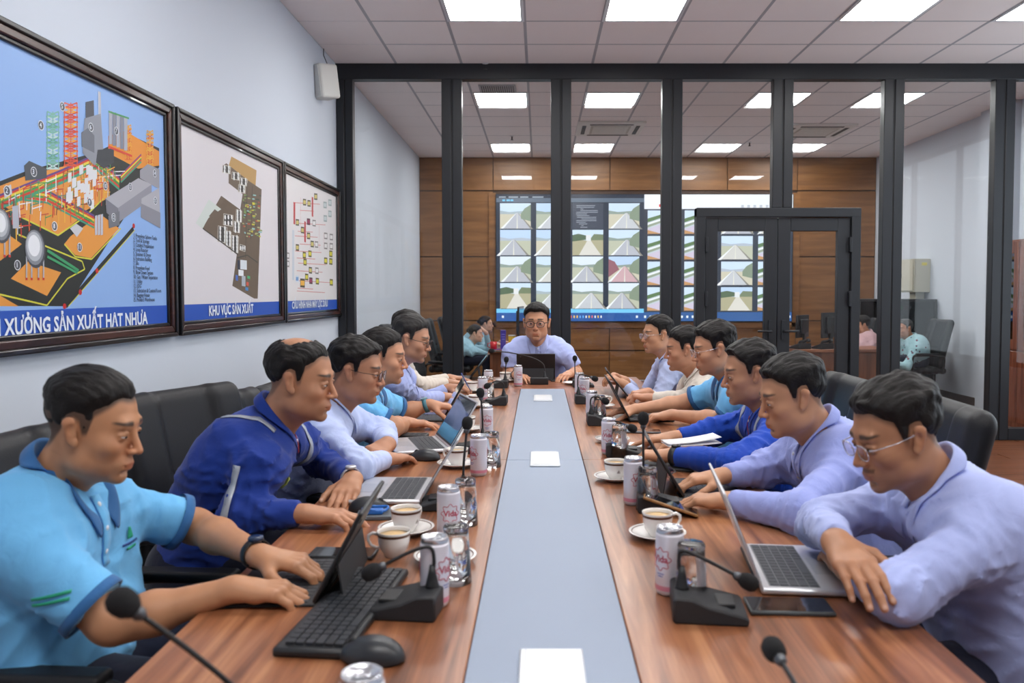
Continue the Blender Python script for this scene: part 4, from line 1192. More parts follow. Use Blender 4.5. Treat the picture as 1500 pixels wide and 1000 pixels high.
# ------------------------------------------------------------------ small things on the table
blk = mat('black_plastic', srgb(26, 27, 29), .45); blk2 = mat('black_matte', srgb(34, 35, 38), .6, bump=.2, bscale=700)
porcelain = mat('porcelain', srgb(236, 234, 230), .18, coat=.4); brown_rim = mat('brown_rim', srgb(92, 62, 44), .3, .3)
coffee = mat('milky_coffee', srgb(214, 178, 120), .35); alum = mat('can_aluminium', srgb(215, 217, 222), .25, .85)
can_white = mat('can_white', srgb(222, 220, 228), .30, .25, coat=.3); can_red = mat('can_red', srgb(178, 62, 84), .35); can_pink = mat('can_pink', srgb(214, 140, 160), .35, .2)
can_blue = mat('can_blue', srgb(96, 116, 180), .35); screen_dark = mat('dark_screen', srgb(24, 28, 32), .08, coat=.5)
silver = mat('silver_shell', srgb(206, 208, 212), .32, .55); key_dark = mat('key_dark', srgb(52, 56, 62), .5)
clear = mat('tumbler_glass', (.97, .98, .98), .0, trans=1.0)
foam = mat('mic_foam', srgb(24, 24, 26), .95, bump=.8, bscale=900); steel = mat('gooseneck_steel', srgb(96, 98, 102), .35, .8)

def curved_text(name, s_, size, m, parent, r, zc, ang):
    """lettering wrapped round an upright can"""
    o = text_mesh(name, s_, size, m, parent, Matrix.Identity(4), .0, 'CENTER', .0006)
    for v in o.data.vertices:
        a = ang + v.co.x / r; v.co = Vector((math.cos(a) * r, math.sin(a) * r, zc + v.co.y))
    return o
def build_can(loc, turn, label):
    t = empty('drink_can', loc, turn, label, 'can', 'white drink cans on the table')
    r = .0292
    MB().lathe([(.022, 0), (.0265, .003), (r, .013), (r, .124), (.0285, .129)], 32).build('body', can_white, t)
    MB().lathe([(r + .0002, .012), (r + .0002, .022)], 32, closed=True).build('pink_band', can_pink, t)
    MB().lathe([(.02905, .1245), (.0276, .1300)], 32, closed=True).build('red_band', can_red, t)
    MB().lathe([(.0279, .129), (.0262, .1365), (.0268, .139), (.0262, .141), (.0245, .1395), (.0235, .137), (0, .1372)], 32).build('lid', alum, t)
    MB().box((-.004, -.011, .1372), (.007, .011, .1392)).build('pull_tab', alum, t, bevel=.002)
    for a0 in (0.0, math.pi):                   # star-shaped crest with the script inside it
        m = MB(); n = 64; pts = []
        for i in range(n + 1):
            q = 2 * math.pi * i / n; rad = .0185 + .0060 * abs(math.cos(q * 4))**2.5
            a = a0 + rad * math.cos(q) / r; pts.append((math.cos(a) * (r + .0004), math.sin(a) * (r + .0004), .078 + rad * 1.0 * math.sin(q)))
        m.tube(pts, .0009, 5).build('crest', can_red, t)
        curved_text('lettering', 'Vida', .0200, can_red, t, r + .0006, .078, a0)
        m = MB()
        for k, w in ((.046, .6), (.041, .42)):
            row = [(math.cos(a0 - w/2 + w*i/8) * (r + .0004), math.sin(a0 - w/2 + w*i/8) * (r + .0004)) for i in range(9)]
            m.add([(x, y, k) for x, y in row] + [(x, y, k + .0022) for x, y in row], [(i, i+1, 10+i, 9+i) for i in range(8)])
        m.build('small_print', can_blue, t)
    return t
def build_tumbler(loc, label):
    return MB().lathe([(.0335, 0), (.0345, .002), (.0275, .112), (.0280, .122), (.0255, .126), (0, .126)], 28).lathe([(.0318, .0), (.0262, .104), (.022, .109), (0, .110)], 28).build('tumbler', clear, None, loc=loc)
def build_saucer(loc, label, dark=False):
    t = empty('saucer', loc, 0, label, 'saucer', 'white saucers on the table')
    MB().lathe([(0, .003), (.030, .003), (.034, .0), (.036, .002), (.058, .010), (.072, .016), (.074, .0175), (.072, .0185), (.056, .0125), (.034, .006), (.026, .0048), (0, .0046)], 40).build('dish', porcelain, t)
    MB().lathe([(.0645, .01595), (.0672, .01700)], 40, closed=True).build('rim_line', mat('black_rim', srgb(40, 38, 38), .3) if dark else brown_rim, t)
    return t
def build_cup(loc, turn, label, full=True):
    t = empty('coffee_cup', loc, turn, label, 'cup', 'white coffee cups on the table')
    MB().lathe([(0, .0), (.020, .0), (.022, .003), (.0235, .006), (.032, .018), (.0375, .036), (.0392, .058), (.0400, .062), (.0388, .062), (.0378, .058), (.036, .036), (.030, .018), (.02, .008), (0, .007)], 36).build('bowl', porcelain, t)
    MB().lathe([(.0389, .0505), (.0396, .0565)], 36, closed=True).build('rim_band', brown_rim, t)
    MB().tube([(.0365, 0, .052), (.050, 0, .056), (.060, 0, .050), (.061, 0, .038), (.054, 0, .026), (.040, 0, .020), (.032, 0, .022)], [.004, .0042, .004, .0038, .0036, .0034, .003], 10).build('handle', porcelain, t)
    MB().tube([(.0002, -.0382, .036), (.0002, -.0372, .026)], .0006, 4).tube([(-.005, -.0374, .030), (0, -.0376, .0315), (.005, -.0374, .030)], .0007, 4).tube([(-.006, -.0370, .0265), (.006, -.0370, .0265)], .0007, 4).build('emblem', brown_rim, t)
    if full: MB().lathe([(.0372, .0520), (.02, .0525), (0, .0525)], 32).build('coffee', coffee, t)
    return t
def build_mic(base, turn, label, neck, head_r=.0165):
    """wedge base (low side to the seat, local -y) with a bent gooseneck; neck = points above the socket"""
    t = empty('microphone', base, turn, label, 'microphone', 'desk microphones on the table')
    w = .062
    prof = [(-.075, .0), (.062, .0), (.066, .006), (.066, .046), (.058, .050), (.028, .048), (-.002, .034), (-.070, .018), (-.078, .012)]
    MB().prism([(-w, y, z) for y, z in prof], (2 * w, 0, 0)).build('base', blk2, t, bevel=.004)
    MB().box((-.03, -.055, .0225), (.03, -.02, .031), M=Matrix.Rotation(R(0), 4, 'X')).build('button_panel', blk, t, bevel=.002)
    sx_, sy_ = neck[0][0], neck[0][1]
    MB().lathe([(.016, .047), (.013, .054), (.008, .075), (.0052, .092)], 16, M=Matrix.Translation((sx_, sy_, 0))).build('socket', blk, t)
    pts = smooth_path([Vector(p) for p in neck])
    MB().tube(pts, .0036, 8).build('gooseneck', steel if False else blk, t)
    d = (pts[-1] - pts[-2]).normalized(); M = mat_from_frame(pts[-1], *_basis(d))
    MB().lathe([(.005, -.012), (.0085, -.006), (.0085, .004)], 14, M=M).build('ferrule', steel, t)
    MB().lathe([(0, .0), (.010, .001), (head_r * .92, .010), (head_r, .019), (head_r * .95, .028), (head_r * .65, .036), (0, .040)], 18, M=M).build('windscreen', foam, t)
    return t
def smooth_path(p, k=6):
    if len(p) < 3: return p
    q = [p[0]] + p + [p[-1]]; out = []
    for i in range(1, len(q) - 2):
        for j in range(k):
            t = j / k; a, b, c, d = q[i-1], q[i], q[i+1], q[i+2]
            out.append(.5 * ((2*b) + (c-a)*t + (2*a - 5*b + 4*c - d)*t*t + (3*b - a - 3*c + d)*t*t*t))
    return out + [p[-1]]
def keys_mesh(w, d, rows, cols, gap, h, m, z):
    mb = MB(); kw, kd = w / cols, d / rows
    for j in range(rows):
        i = 0
        while i < cols:
            n = 5 if (j == 0 and i == 4) else (2 if (j in (1, 2) and i in (0, cols - 2)) else 1); n = min(n, cols - i)
            x0, y0 = -w/2 + i*kw, -d/2 + j*kd
            mb.box((x0 + gap, y0 + gap, z), (x0 + n*kw - gap, y0 + kd - gap, z + h)); i += n
    return mb
def build_laptop(base, turn, opening, label, shell, w=.315, d=.22, dark_keys=True, screen_mat=None, trackpad=True):
    """hinge line at the origin, keyboard towards local -y, screen leaning to +y"""
    t = empty('laptop', base, turn, label, 'laptop', 'laptops on the table')
    bs = bx('base', (-w/2, -d, .003), (w/2, 0, .016), shell, t, .005)
    tag(bx('feet', (-w/2 + .02, -d + .02, 0), (w/2 - .02, -.02, .003), blk, bs))
    bx('keyboard_well', (-w/2 + .016, -d * .56, .0155), (w/2 - .016, -.018, .0164), mat('key_well', srgb(120, 122, 126), .5) if shell is silver else blk, t)
    k = keys_mesh(w - .036, d * .46, 5, 14, .0012, .0016, key_dark, .0164); o = k.build('keys', key_dark if shell is silver else mat('key_black', srgb(46, 48, 52), .5), t); o.location.y = -.020 - d * .23; tag(o, kind='stuff')
    if trackpad: bx('trackpad', (-.055, -d + .012, .0158), (.055, -d * .60, .0166), mat('trackpad_silver', srgb(186, 190, 196), .3, .4) if shell is silver else blk, t, .0005)
    M = Matrix.Translation((0, -.002, .014)) @ Matrix.Rotation(R(90 - opening), 4, 'X')
    lid = MB().box((-w/2, -.003, 0), (w/2, .003, d * .97), M=M).build('lid', shell, t, bevel=.002)
    MB().box((-w/2 + .006, -.0036, .010), (w/2 - .006, -.0028, d * .97 - .006), M=M).build('bezel', blk, lid)
    MB().box((-w/2 + .012, -.0042, .018), (w/2 - .012, -.0034, d * .97 - .014), M=M).build('screen', screen_mat or screen_dark, lid)
    MB().tube([(-w/2 + .03, 0, .012), (w/2 - .03, 0, .012)], .006, 8).build('hinge', blk, t)
    return t
def build_tablet(base, turn, opening, label, w=.29, h=.205, kd=.20, keyboard=True):
    t = empty('tablet', base, turn, label, 'tablet', 'tablets with keyboard covers')
    if keyboard:
        bx('keyboard_cover', (-w/2, -kd, .0005), (w/2, 0, .006), blk2, t, .002)
        o = keys_mesh(w - .02, kd * .55, 5, 14, .0012, .0015, key_dark, .006).build('keys', mat('key_black'), t); o.location.y = -.025 - kd * .275; tag(o, kind='stuff')
    M = Matrix.Translation((0, -.012, .008)) @ Matrix.Rotation(R(90 - opening), 4, 'X')
    sl_ = MB().box((-w/2, -.0045, 0), (w/2, .0045, h), M=M).build('slab', blk, t, bevel=.003)
    MB().box((-w/2 + .006, -.0052, .006), (w/2 - .006, -.0042, h - .006), M=M).build('screen', screen_dark, sl_)
    M2 = Matrix.Translation((0, .006, .010)) @ M.to_3x3().to_4x4()
    tip = M @ Vector((0, .005, h * .42)); foot = Vector((0, tip.y + .012, .004))
    MB().prism([(-w/2 + .01, tip.y, tip.z), (-w/2 + .01, foot.y, foot.z), (-w/2 + .01, foot.y + .003, foot.z + .001), (-w/2 + .01, tip.y + .003, tip.z + .002)], (w - .02, 0, 0)).build('kickstand', blk2, t)
    MB().lathe([(.0, .0), (.006, .0), (.006, .002), (.0, .002)], 12, M=M @ Matrix.Translation((w/2 - .03, .0045, h - .025)) @ Matrix.Rotation(R(-90), 4, 'X')).build('camera_lens', screen_dark, sl_)
    return t
def build_phone(loc, turn, label, case, w=.076, l=.158, tilt=0.0):
    t = empty('phone', loc, turn, label, 'phone', 'phones on the table'); t.rotation_euler = (tilt, 0, turn)
    MB().box((-w/2, -l/2, 0), (w/2, l/2, .009)).build('case', case, t, bevel=.004, seg=3)
    MB().box((-w/2 + .004, -l/2 + .004, .0086), (w/2 - .004, l/2 - .004, .0094)).build('screen', screen_dark, t, bevel=.0003)
    return t
def build_mouse(loc, turn, label):
    t = empty('computer_mouse', loc, turn, label, 'mouse', 'black computer mice')
    f = Field((-.04, -.07, 0), (.04, .07, .05), .0035)
    f.ell((0, -.005, .004), (.033, .058, .033), 0); f.ell((0, -.012, .012), (.028, .040, .026), .02)
    f.D = np.maximum(f.D, -(f.ax[2][None, None, :] - .0015)).astype(np.float32)
    v, q = f.mesh(); o = bpy.data.objects.new('shell', np_mesh('shell', v, q, mat('mouse_black', srgb(40, 43, 47), .38))); link(o, t)
    MB().lathe([(.0, -.004), (.008, -.004), (.008, .004), (0, .004)], 14, M=Matrix.Translation((0, .028, .030)) @ Matrix.Rotation(R(90), 4, 'Y')).build('wheel', blk, t)
    MB().tube([(0, .05, .0205), (0, .036, .0305), (0, .0, .0385)], .0009, 5).build('button_gap', gasket, t)
    return t
T = lambda px, py, z=TZ: at_z(px, py, z)

# cans: placed by the centre of their lids
CANS = [(530, 986, 'drink can cut off by the bottom edge, beside the black mouse'), (636.5, 786, 'drink can standing on the saucer side of the near-left microphone'),
        (657, 713, 'drink can between the coffee cups and the strip, by the second microphone on the left'), (701, 637, 'pink-based drink can beside the third coffee cup on the left'),
        (712.5, 594, 'drink can showing its crest beyond the open silver laptop on the left'), (707, 552, 'drink can next to the far-left coffee cup'), (715.5, 542, 'farthest drink can on the left, near the chairman'),
        (759, 535, "drink can beside the chairman's tablet"), (849, 546, 'farthest drink can on the right side'), (856, 553, 'second farthest drink can on the right side'), (867, 573, 'drink can right of the strip, level with the open black laptop'),
        (892, 613, 'drink can right of the strip, behind the third microphone from the camera'), (928, 670, 'drink can next to the coffee cup beside the tablet on the right'), (981, 772, 'tall drink can on the right, nearest the camera')]
can_xy = []
for i, (px, py, lb) in enumerate(CANS):
    p = T(px, py, TZ + .139); can_xy.append(p)
    a = math.atan2(-p.y, -p.x)
    build_can((p.x, p.y, TZ), a + (0, .9, .15, -.9, .1, .7, -.6, .2, .5, -.4, .8, -.2, .6, -.7)[i], lb)
TUM = [(668, 852, 'upturned glass tumbler on the edge of the near-left saucer'), (682, 768, 'upturned glass tumbler behind the second left-hand can'), (720, 683, 'upturned glass tumbler beside the pink-based can'),
       (716, 582, 'upturned glass tumbler near the far-left cans'), (862, 612, 'upturned glass tumbler by the open black laptop'), (890, 668, 'upturned glass tumbler before the third microphone on the right'),
       (931, 742, 'upturned glass tumbler behind the wooden-backed phone'), (984, 876, 'upturned glass tumbler behind the near-right microphone')]
for px, py, lb in TUM:
    p = T(px, py)
    for q in can_xy:                       # a tumbler stands clear of the can beside it
        if math.hypot(p.x - q.x, p.y - q.y) < .068: p = Vector((q.x + .034, q.y - .062, TZ))
    tag(build_tumbler((p.x, p.y, TZ), lb), lb, 'glass', 'upturned glass tumblers')
SAU = [(652, 822, 'empty white saucer behind the near-left microphone'), (595, 780, 'saucer under the second coffee cup on the left'), (670, 683, 'saucer under the coffee cup beside the pink-based can'), (684, 631, 'saucer half hidden behind the open silver laptop screen'),
       (697, 596, 'saucer by the left-hand tablet screen'), (691, 574, 'saucer under the cup before the tablet at the far left'), (740, 559, 'saucer nearest the chairman, by his can'),
       (963, 787, 'saucer under the nearest coffee cup on the right'), (902, 703, 'saucer under the coffee cup in the middle of the right side'), (897, 647, 'black-rimmed saucer behind a can on the right'), (881, 597, 'saucer beside the open black laptop'), (839, 563, 'small far saucer on the right near the chairman')]
sp = []
for i, (px, py, lb) in enumerate(SAU):
    p = T(px, py); sp.append(p); build_saucer((p.x, p.y, TZ), lb, i == 9)
CUP = [(None, (577, 814), 180, 'coffee cup without saucer beside the near keyboard'), (1, None, 60, 'coffee cup on the saucer behind the near-left cup'), (2, None, 150, 'coffee cup beside the pink-based drink can'), (3, None, 100, 'coffee cup hidden behind the open laptop screen on the left'),
       (4, None, 170, 'white cup behind the left-hand tablet screen'), (5, None, 180, 'white cup by the hands at the far left'), (6, None, 20, 'white cup nearest the chairman'),
       (7, None, 10, 'coffee cup nearest the camera on the right side'), (8, None, 10, 'coffee cup in the middle of the right side'), (9, None, 20, 'cup on the black-rimmed saucer'), (10, None, 20, 'white cup behind the can by the black laptop')]
for k, pp, tu, lb in CUP:
    if k is None: p = T(*pp); z = TZ
    else: p = sp[k]; z = TZ + .005
    build_cup((p.x, p.y, z), R(tu), lb)
# microphones: base position, turn (local -y points to the seat), neck in local space
LF, RF = R(-90), R(90)
def mic_at(px, py, turn, label, neck, **k):
    p = T(px, py); return build_mic((p.x, p.y, TZ), turn, label, neck, **k)
up_l = [(0, .046, .06), (0, .046, .11), (.004, .044, .17), (.006, .040, .215)]
bent = [(0, .046, .06), (0, .047, .11), (0, .038, .135), (.01, -.01, .128), (.03, -.045, .105)]
mic_at(600, 893, R(-96), 'microphone beside the near keyboard, its neck bent over the cups', [(.0, .046, .06), (0, .050, .105), (.002, .040, .128), (.012, .0, .118), (.03, -.05, .094)])
mic_at(656, 741, R(-88), 'microphone behind the second left-hand can with a straight neck', [(.0, .046, .06), (.0, .047, .12), (-.004, .052, .18), (-.010, .056, .225)])
mic_at(690, 661, R(-90), 'microphone behind the third left-hand coffee cup', up_l)
mic_at(726, 592, R(-92), 'microphone at the far left by the tumbler', [(.0, .046, .06), (0, .048, .10), (.0, .035, .125), (0, .0, .13), (.01, -.03, .115)])
mic_at(730, 567, R(-92), 'farthest microphone on the left side', [(.0, .046, .06), (0, .048, .10), (.0, .05, .14), (0, .052, .165)])
mic_at(1033, 898, R(84), 'microphone nearest the camera on the right, neck bent over a phone', [(.0, .046, .06), (0, .052, .105), (-.002, .044, .124), (-.012, .0, .110), (-.022, -.062, .082)])
mic_at(966, 745, R(86), 'microphone under the wooden-backed phone with a tall straight neck', [(.0, .046, .06), (0, .047, .12), (0, .048, .19), (0, .048, .245)])
mic_at(912, 666, R(88), 'microphone beside the black-rimmed saucer', [(.0, .046, .06), (0, .050, .105), (0, .044, .128), (0, .015, .128), (0, -.02, .112)])
mic_at(880, 621, R(90), 'microphone beside the open black laptop', [(.0, .046, .06), (0, .050, .10), (0, .044, .126), (0, .02, .132), (0, -.005, .12)])
mic_at(859, 590, R(90), 'second farthest microphone on the right side', [(.0, .046, .06), (0, .050, .11), (0, .044, .155), (0, .015, .16), (0, -.03, .145)])
mic_at(853, 566, R(90), 'farthest microphone on the right side', [(.0, .046, .06), (0, .05, .12), (0, .05, .17)])
mic_at(790, 562, R(180), 'microphone before the chairman with a long neck bent to the left', [(-.035, .02, .05), (-.037, .02, .10), (-.020, .015, .145), (.06, .01, .185), (.20, .0, .215), (.31, -.01, .225)])
m_ = build_mic((-.418, 1.02, TZ), R(-70), 'out-of-focus microphone at the bottom left corner', [(.0, .046, .06), (.01, .040, .12), (.02, -.01, .185), (.025, -.075, .250)], head_r=.0175)
m_ = build_mic((.378, .97, TZ), R(75), 'out-of-focus microphone at the bottom right edge', [(.0, .046, .06), (.015, .048, .090), (.075, .065, .117), (.125, .085, .130)], head_r=.0165)

# computers
def hinge(a, b):
    p, q = T(*a), T(*b); return (p + q) / 2
def lap(mid, turn, opening, label, shell, **k):
    return build_laptop((mid.x, mid.y, TZ), R(turn), opening, label, shell, **k)
teal = mat('teal_reflection_screen', srgb(40, 60, 68), .10, coat=.6)  # teal reflection put into the base colour; the screen is not lit
lap(hinge((620, 739), (632, 706)), -90, 122, "silver laptop before the man in the dark blue work jacket on the left", silver, screen_mat=screen_dark)
lap(hinge((657, 663), (641, 643)), -72, 122, 'silver laptop with a teal reflection coloured into its screen before the man with folded arms on the left', silver, screen_mat=teal)
lap(hinge((1112, 870), (1088, 806)), 84, 112, 'silver laptop on the right nearest the camera, its back to the strip', silver)
lap(hinge((927, 626), (909, 599)), 90, 118, 'black open laptop before the man in the sky-blue polo on the right', blk2, w=.31)
def tab(mid, turn, opening, label, **k): return build_tablet((mid.x, mid.y, TZ), R(turn), opening, label, **k)
tab(hinge((472, 882), (507, 826)), -88, 118, 'black tablet with keyboard cover before the man in the sky-blue polo at the near left')
tab(hinge((650, 622), (655, 601)), -84, 120, 'tablet with keyboard cover the man on the left is pointing at')
tab(hinge((690, 559), (693, 549)), -88, 128, 'raised tablet at the far left, by the cream sleeve')
tab(hinge((1003, 738), (975, 697)), 88, 122, 'tablet with keyboard cover before the second man on the right', w=.27)
tab(hinge((921, 588), (912, 573)), 88, 130, 'thin dark tablet before the men at the far right', w=.25, keyboard=False)
p = T(785, 557)
tab(Vector((p.x, p.y + .03, 0)), 180, 112, "chairman's black tablet, its back to the camera", w=.275, h=.20)
# keyboard and mice
kbp = (T(412, 963) + T(494, 965) + T(590, 843) + T(522, 842)) / 4
kdir = (T(556, 842) - T(453, 964)); 
kb = empty('keyboard', (kbp.x, kbp.y, TZ), math.atan2(kdir.y, kdir.x), 'full-size black keyboard lying at the near left end of the table', 'keyboard')
bx('case', (-.215, -.066, 0), (.215, .066, .017), mat('keyboard_black', srgb(30, 32, 35), .45), kb, .006)
o = keys_mesh(.40, .105, 6, 20, .0014, .0055, key_dark, .017).build('keys', mat('keyboard_keys', srgb(44, 47, 52), .42), kb); o.location.y = -.004; tag(o, kind='stuff')
for px, py, tu, lb in ((541, 966, 80, 'black computer mouse at the bottom edge of the table'), (621, 673, 82, 'black mouse beside the laptop with the teal screen reflection'), (543, 748, -86, "black mouse under the work-jacketed man's hand")):
    p = T(px, py); build_mouse((p.x, p.y, TZ), R(tu), lb)
# phones, notebook, papers, oddments
for px, py, tu, lb, cs, kw in ((503, 813, 88, 'black phone behind the near-left tablet', blk, {}), (1155, 891, 87, 'phone in a grey case by the near-right laptop', mat('grey_case', srgb(66, 70, 72), .5), dict(w=.082, l=.166)),
        (942, 633, 84, 'phone by the open black laptop', mat('grey_case2', srgb(88, 88, 92), .35, .5), {}), (644, 608, 86, 'black phone beside the far-left tablet', blk, {}), (823, 558, 88, "phone under the chairman's hand", blk, {})):
    p = T(px, py); build_phone((p.x, p.y, TZ), R(tu), lb, cs, **kw)
p = T(988, 753); o = build_phone((p.x - .012, p.y, TZ + .024), 0, 'phone in a wooden case leaning on a microphone', wood('case_wood', srgb(110, 76, 36), srgb(140, 100, 54), srgb(160, 118, 70), 'X', .45, 8, 6), w=.078, l=.160)
o.rotation_euler = (0, R(17), 0); o.rotation_euler.rotate_axis('Z', R(80))
p = T(598, 641); rc = empty('calculator', (p.x, p.y, TZ), R(86), 'black handheld device with an orange key before the man with folded arms', 'device')
bx('case', (-.036, -.085, 0), (.036, .085, .018), blk, rc, .005); bx('orange_key', (-.022, .045, .018), (.022, .075, .0195), mat('orange', srgb(236, 176, 40), .5), rc, .001)
for i in range(4):
    for j in range(3): bx('key', (-.024 + j * .018, -.07 + i * .022, .018), (-.012 + j * .018, -.056 + i * .022, .0195), key_dark, rc)
p = T(977, 684); nb = empty('notebook', (p.x, p.y, TZ), R(80), 'thin black notebook beside the wristwatch on the right', 'notebook')
bx('cover', (-.07, -.095, 0), (.07, .095, .010), mat('notebook_cover', srgb(52, 54, 54), .6), nb, .003); bx('pages', (-.067, -.092, .003), (.0705, .092, .0085), mat('paper', srgb(236, 236, 238), .8), nb)
p = T(552, 756); tr_ = empty('cable_tray', (p.x, p.y, TZ), R(4), 'flat grey tray of blue cables beside the laptop on the left', 'tray')
bx('tray', (-.055, -.045, 0), (.045, .055, .012), mat('tray_grey', srgb(88, 94, 100), .5), tr_, .003)
bluec = mat('blue_plastic', srgb(40, 110, 196), .35)
MB().tube(smooth_path([Vector(q) for q in ((-.04, -.02, .02), (-.03, .02, .024), (.0, .03, .02), (.03, .01, .024), (.02, -.02, .02), (-.02, -.025, .026), (-.04, .0, .022))]), .004, 8).build('cable', bluec, tr_)
MB().box((-.03, -.03, .012), (.02, -.002, .026)).build('plug', bluec, tr_, bevel=.004)
for i, (dx, dy, rz_, lb) in enumerate(((0, 0, 8, 'folded white sheet held at the blue-jacketed wrist on the right'), (-.10, -.02, -12, 'white paper slip on the table by the pointing hand on the right'))):
    p = T(1012 - i * 75, 650 + i * 5, TZ + (.05 if i == 0 else 0)); m = MB(); n = 8
    L_ = .21 if i == 0 else .09
    rows = [(-L_/2 + L_ * k / n, .010 + (.022 * (k / n)**2 if i == 0 else .001)) for k in range(n + 1)]
    m.add([(x, y, z) for x, z in rows for y in (-.05, .05)], [(2*k, 2*k+1, 2*k+3, 2*k+2) for k in range(n)], smooth=True)
    if i == 0: m.add([(x, y, z * .35 - .001) for x, z in rows for y in (-.055, .045)], [(2*k, 2*k+1, 2*k+3, 2*k+2) for k in range(n)], smooth=True)
    o = m.build('paper_sheet', mat('paper'), None, solid=.0012); o.location = p; o.rotation_euler = (0, 0, R(rz_)); tag(o, lb, 'paper')
p = T(966, 700); sg = empty('spectacles', (p.x, p.y, TZ), R(20), 'folded spectacles with violet lenses lying on the table at the right', 'glasses')
m = MB()
for s in (-1, 1):
    m.tube([(s*.032 + .022*math.cos(a), .0, .020 + .016*math.sin(a)) for a in [2*math.pi*i/20 for i in range(21)]], .0011, 6); m.tube([(s*.055, 0, .026), (s*.052, -.02, .022), (-s*.03, -.028, .004)], .0012, 6)
m.tube([(-.010, 0, .024), (.010, 0, .024)], .0011, 6); m.build('frame', steel, sg)
for s in (-1, 1): MB().prism([(s*.032 + .021*math.cos(a), -.0008, .020 + .015*math.sin(a)) for a in [2*math.pi*i/20 for i in range(20)]], (0, .0016, 0)).build('lens', pane_mat('violet_lens', (.80, .70, .92), .12, .6), sg)

# ------------------------------------------------------------------ office chairs
leather = mat('black_leather', srgb(27, 28, 31), .46, bump=.25, bscale=260, spec=.32)
chrome = mat('chrome', srgb(190, 192, 196), .18, 1.0)
def soft_slab(name, f, parent, h=.012):
    v, q = f.mesh(); o = bpy.data.objects.new(name, np_mesh(name, v, q, leather)); link(o, parent); return o
def build_chair():
    t = empty('office_chair', (0, 0, 0))
    # backrest: a padded shell bowed round the sitter, centre panel, two side bolsters and stitched bands
    f = Field((-.33, -.42, .42), (.33, -.08, 1.10), .008)
    def yb(z): return -.20 - .13 * max(0, (z - .5) / .55)**1.1
    for i in range(25):
        z0 = .50 + .515 * i / 24; z1 = .50 + .515 * (i + 1) / 24
        for x0, x1, r, dy in ((-.13, .13, .034, 0), (-.225, -.15, .038, .022), (.15, .225, .038, .022)):
            f.cap((x0, yb(z0) + dy, z0), (x1, yb(z0) + dy, z0), r, r, .02); 
    for z in (.66, .72):
        f.cap((-.12, yb(z) + .040, z), (.12, yb(z) + .040, z), .006, k=.006, op='sub')
    for x in (-.140, .140): f.cap((x, yb(.5) + .045, .5), (x, yb(1.0) + .045, 1.0), .007, k=.008, op='sub')
    soft_slab('backrest', f, t)
    f = Field((-.30, -.30, .38), (.30, .30, .50), .012)
    for i in range(7):
        y = -.22 + .44 * i / 6; f.cap((-.21, y, .435 - .008 * (i == 6)), (.21, y, .435), .042, k=.03)
    soft_slab('seat', f, t)
    for s in (-1, 1):
        MB().tube(smooth_path([Vector(p) for p in ((s*.255, -.20, .44), (s*.285, -.20, .52), (s*.29, -.17, .615), (s*.29, .10, .625), (s*.285, .17, .60), (s*.26, .16, .45))]), .013, 8).build('arm_frame', blk, t)
        MB().box((s*.29 - .03, -.14, .622), (s*.29 + .03, .14, .652)).build('armrest', leather, t, bevel=.012, seg=3)
    MB().lathe([(.045, .40), (.045, .35), (.026, .34), (.026, .13), (.045, .11), (.045, .075)], 16).build('gas_lift', chrome, t)
    for k in range(5):
        a = 2 * math.pi * k / 5 + .3; c, s_ = math.cos(a), math.sin(a)
        lg = MB().tube([(.03*c, .03*s_, .10), (.16*c, .16*s_, .095), (.30*c, .30*s_, .070)], [.024, .020, .014], 8).build('base_leg', chrome, t)
        M = Matrix.Translation((.30*c, .30*s_, .028)) @ Matrix.Rotation(a, 4, 'Z') @ Matrix.Rotation(R(90), 4, 'X')
        MB().lathe([(.01, -.022), (.028, -.020), (.028, -.004), (.02, -.002), (.02, .002), (.028, .004), (.028, .020), (.01, .022)], 14, M=M).build('caster', blk, lg)
    return t
chair0 = build_chair(); _chair_used = [False]
def place_chair(x, y, face, label):
    o = chair0 if not _chair_used[0] else copy_tree(chair0); _chair_used[0] = True
    o.location = (x, y, 0); o.rotation_euler = (0, 0, R(face)); tag(o, label, 'chair', 'black leather office chairs')
    return o
# ------------------------------------------------------------------ the people round the table
def patch3(P, corners, dirv, m, name, grid=(3, 8), off=.003, thick=.0016, back=.5):
    """cloth badge or strip: four corners in the figure's frame, dropped along dirv on to the shirt"""
    a, b, c, d = [Vector(q) for q in corners]; dv = Vector(dirv).normalized(); vs_ = []
    for j in range(grid[1] + 1):
        for i in range(grid[0] + 1):
            u, v = i / grid[0], j / grid[1]
            q = (a * (1-u) + b * u) * (1-v) + (d * (1-u) + c * u) * v
            hit = P['_bvh'].ray_cast(q - dv * back, dv)
            if hit[0] is None: return None
            vs_.append(hit[0] + hit[1] * off * (1 if hit[1].dot(dv) < 0 else -1))
    w = grid[0] + 1
    for j in range(grid[1]):
        if any((vs_[j*w+i] - vs_[(j+1)*w+i]).length > .05 for i in range(w)) or any((vs_[j*w+i] - vs_[j*w+i+1]).length > .05 for i in range(w - 1)): return None
    return MB().add(vs_, [(j*w+i, j*w+i+1, (j+1)*w+i+1, (j+1)*w+i) for j in range(grid[1]) for i in range(grid[0])], smooth=True).build(name, m, P['_body'], solid=thick)
def watch(P, side, band, face, along=.02, width=.020, r=.0335):
    S, E, W = P['_limb'][side]; u = Vector(W - E).normalized(); c = Vector(W) - u * along
    x, y, z = _basis(u); M = mat_from_frame(c, x, y, z)
    o = MB().lathe([(r - .003, -width/2), (r, -width/2), (r, width/2), (r - .003, width/2), (r - .003, -width/2)], 28, M=M, closed=True).build('watch', band, P['_body'])
    upv = Vector((0, 0, 1)); n = (upv - u * upv.dot(u)).normalized()
    MB().lathe([(0, .009), (.015, .009), (.017, .006), (.017, 0), (0, 0)], 20, M=mat_from_frame(c + n * (r - .003), *_basis(n))).build('dial', face, o)
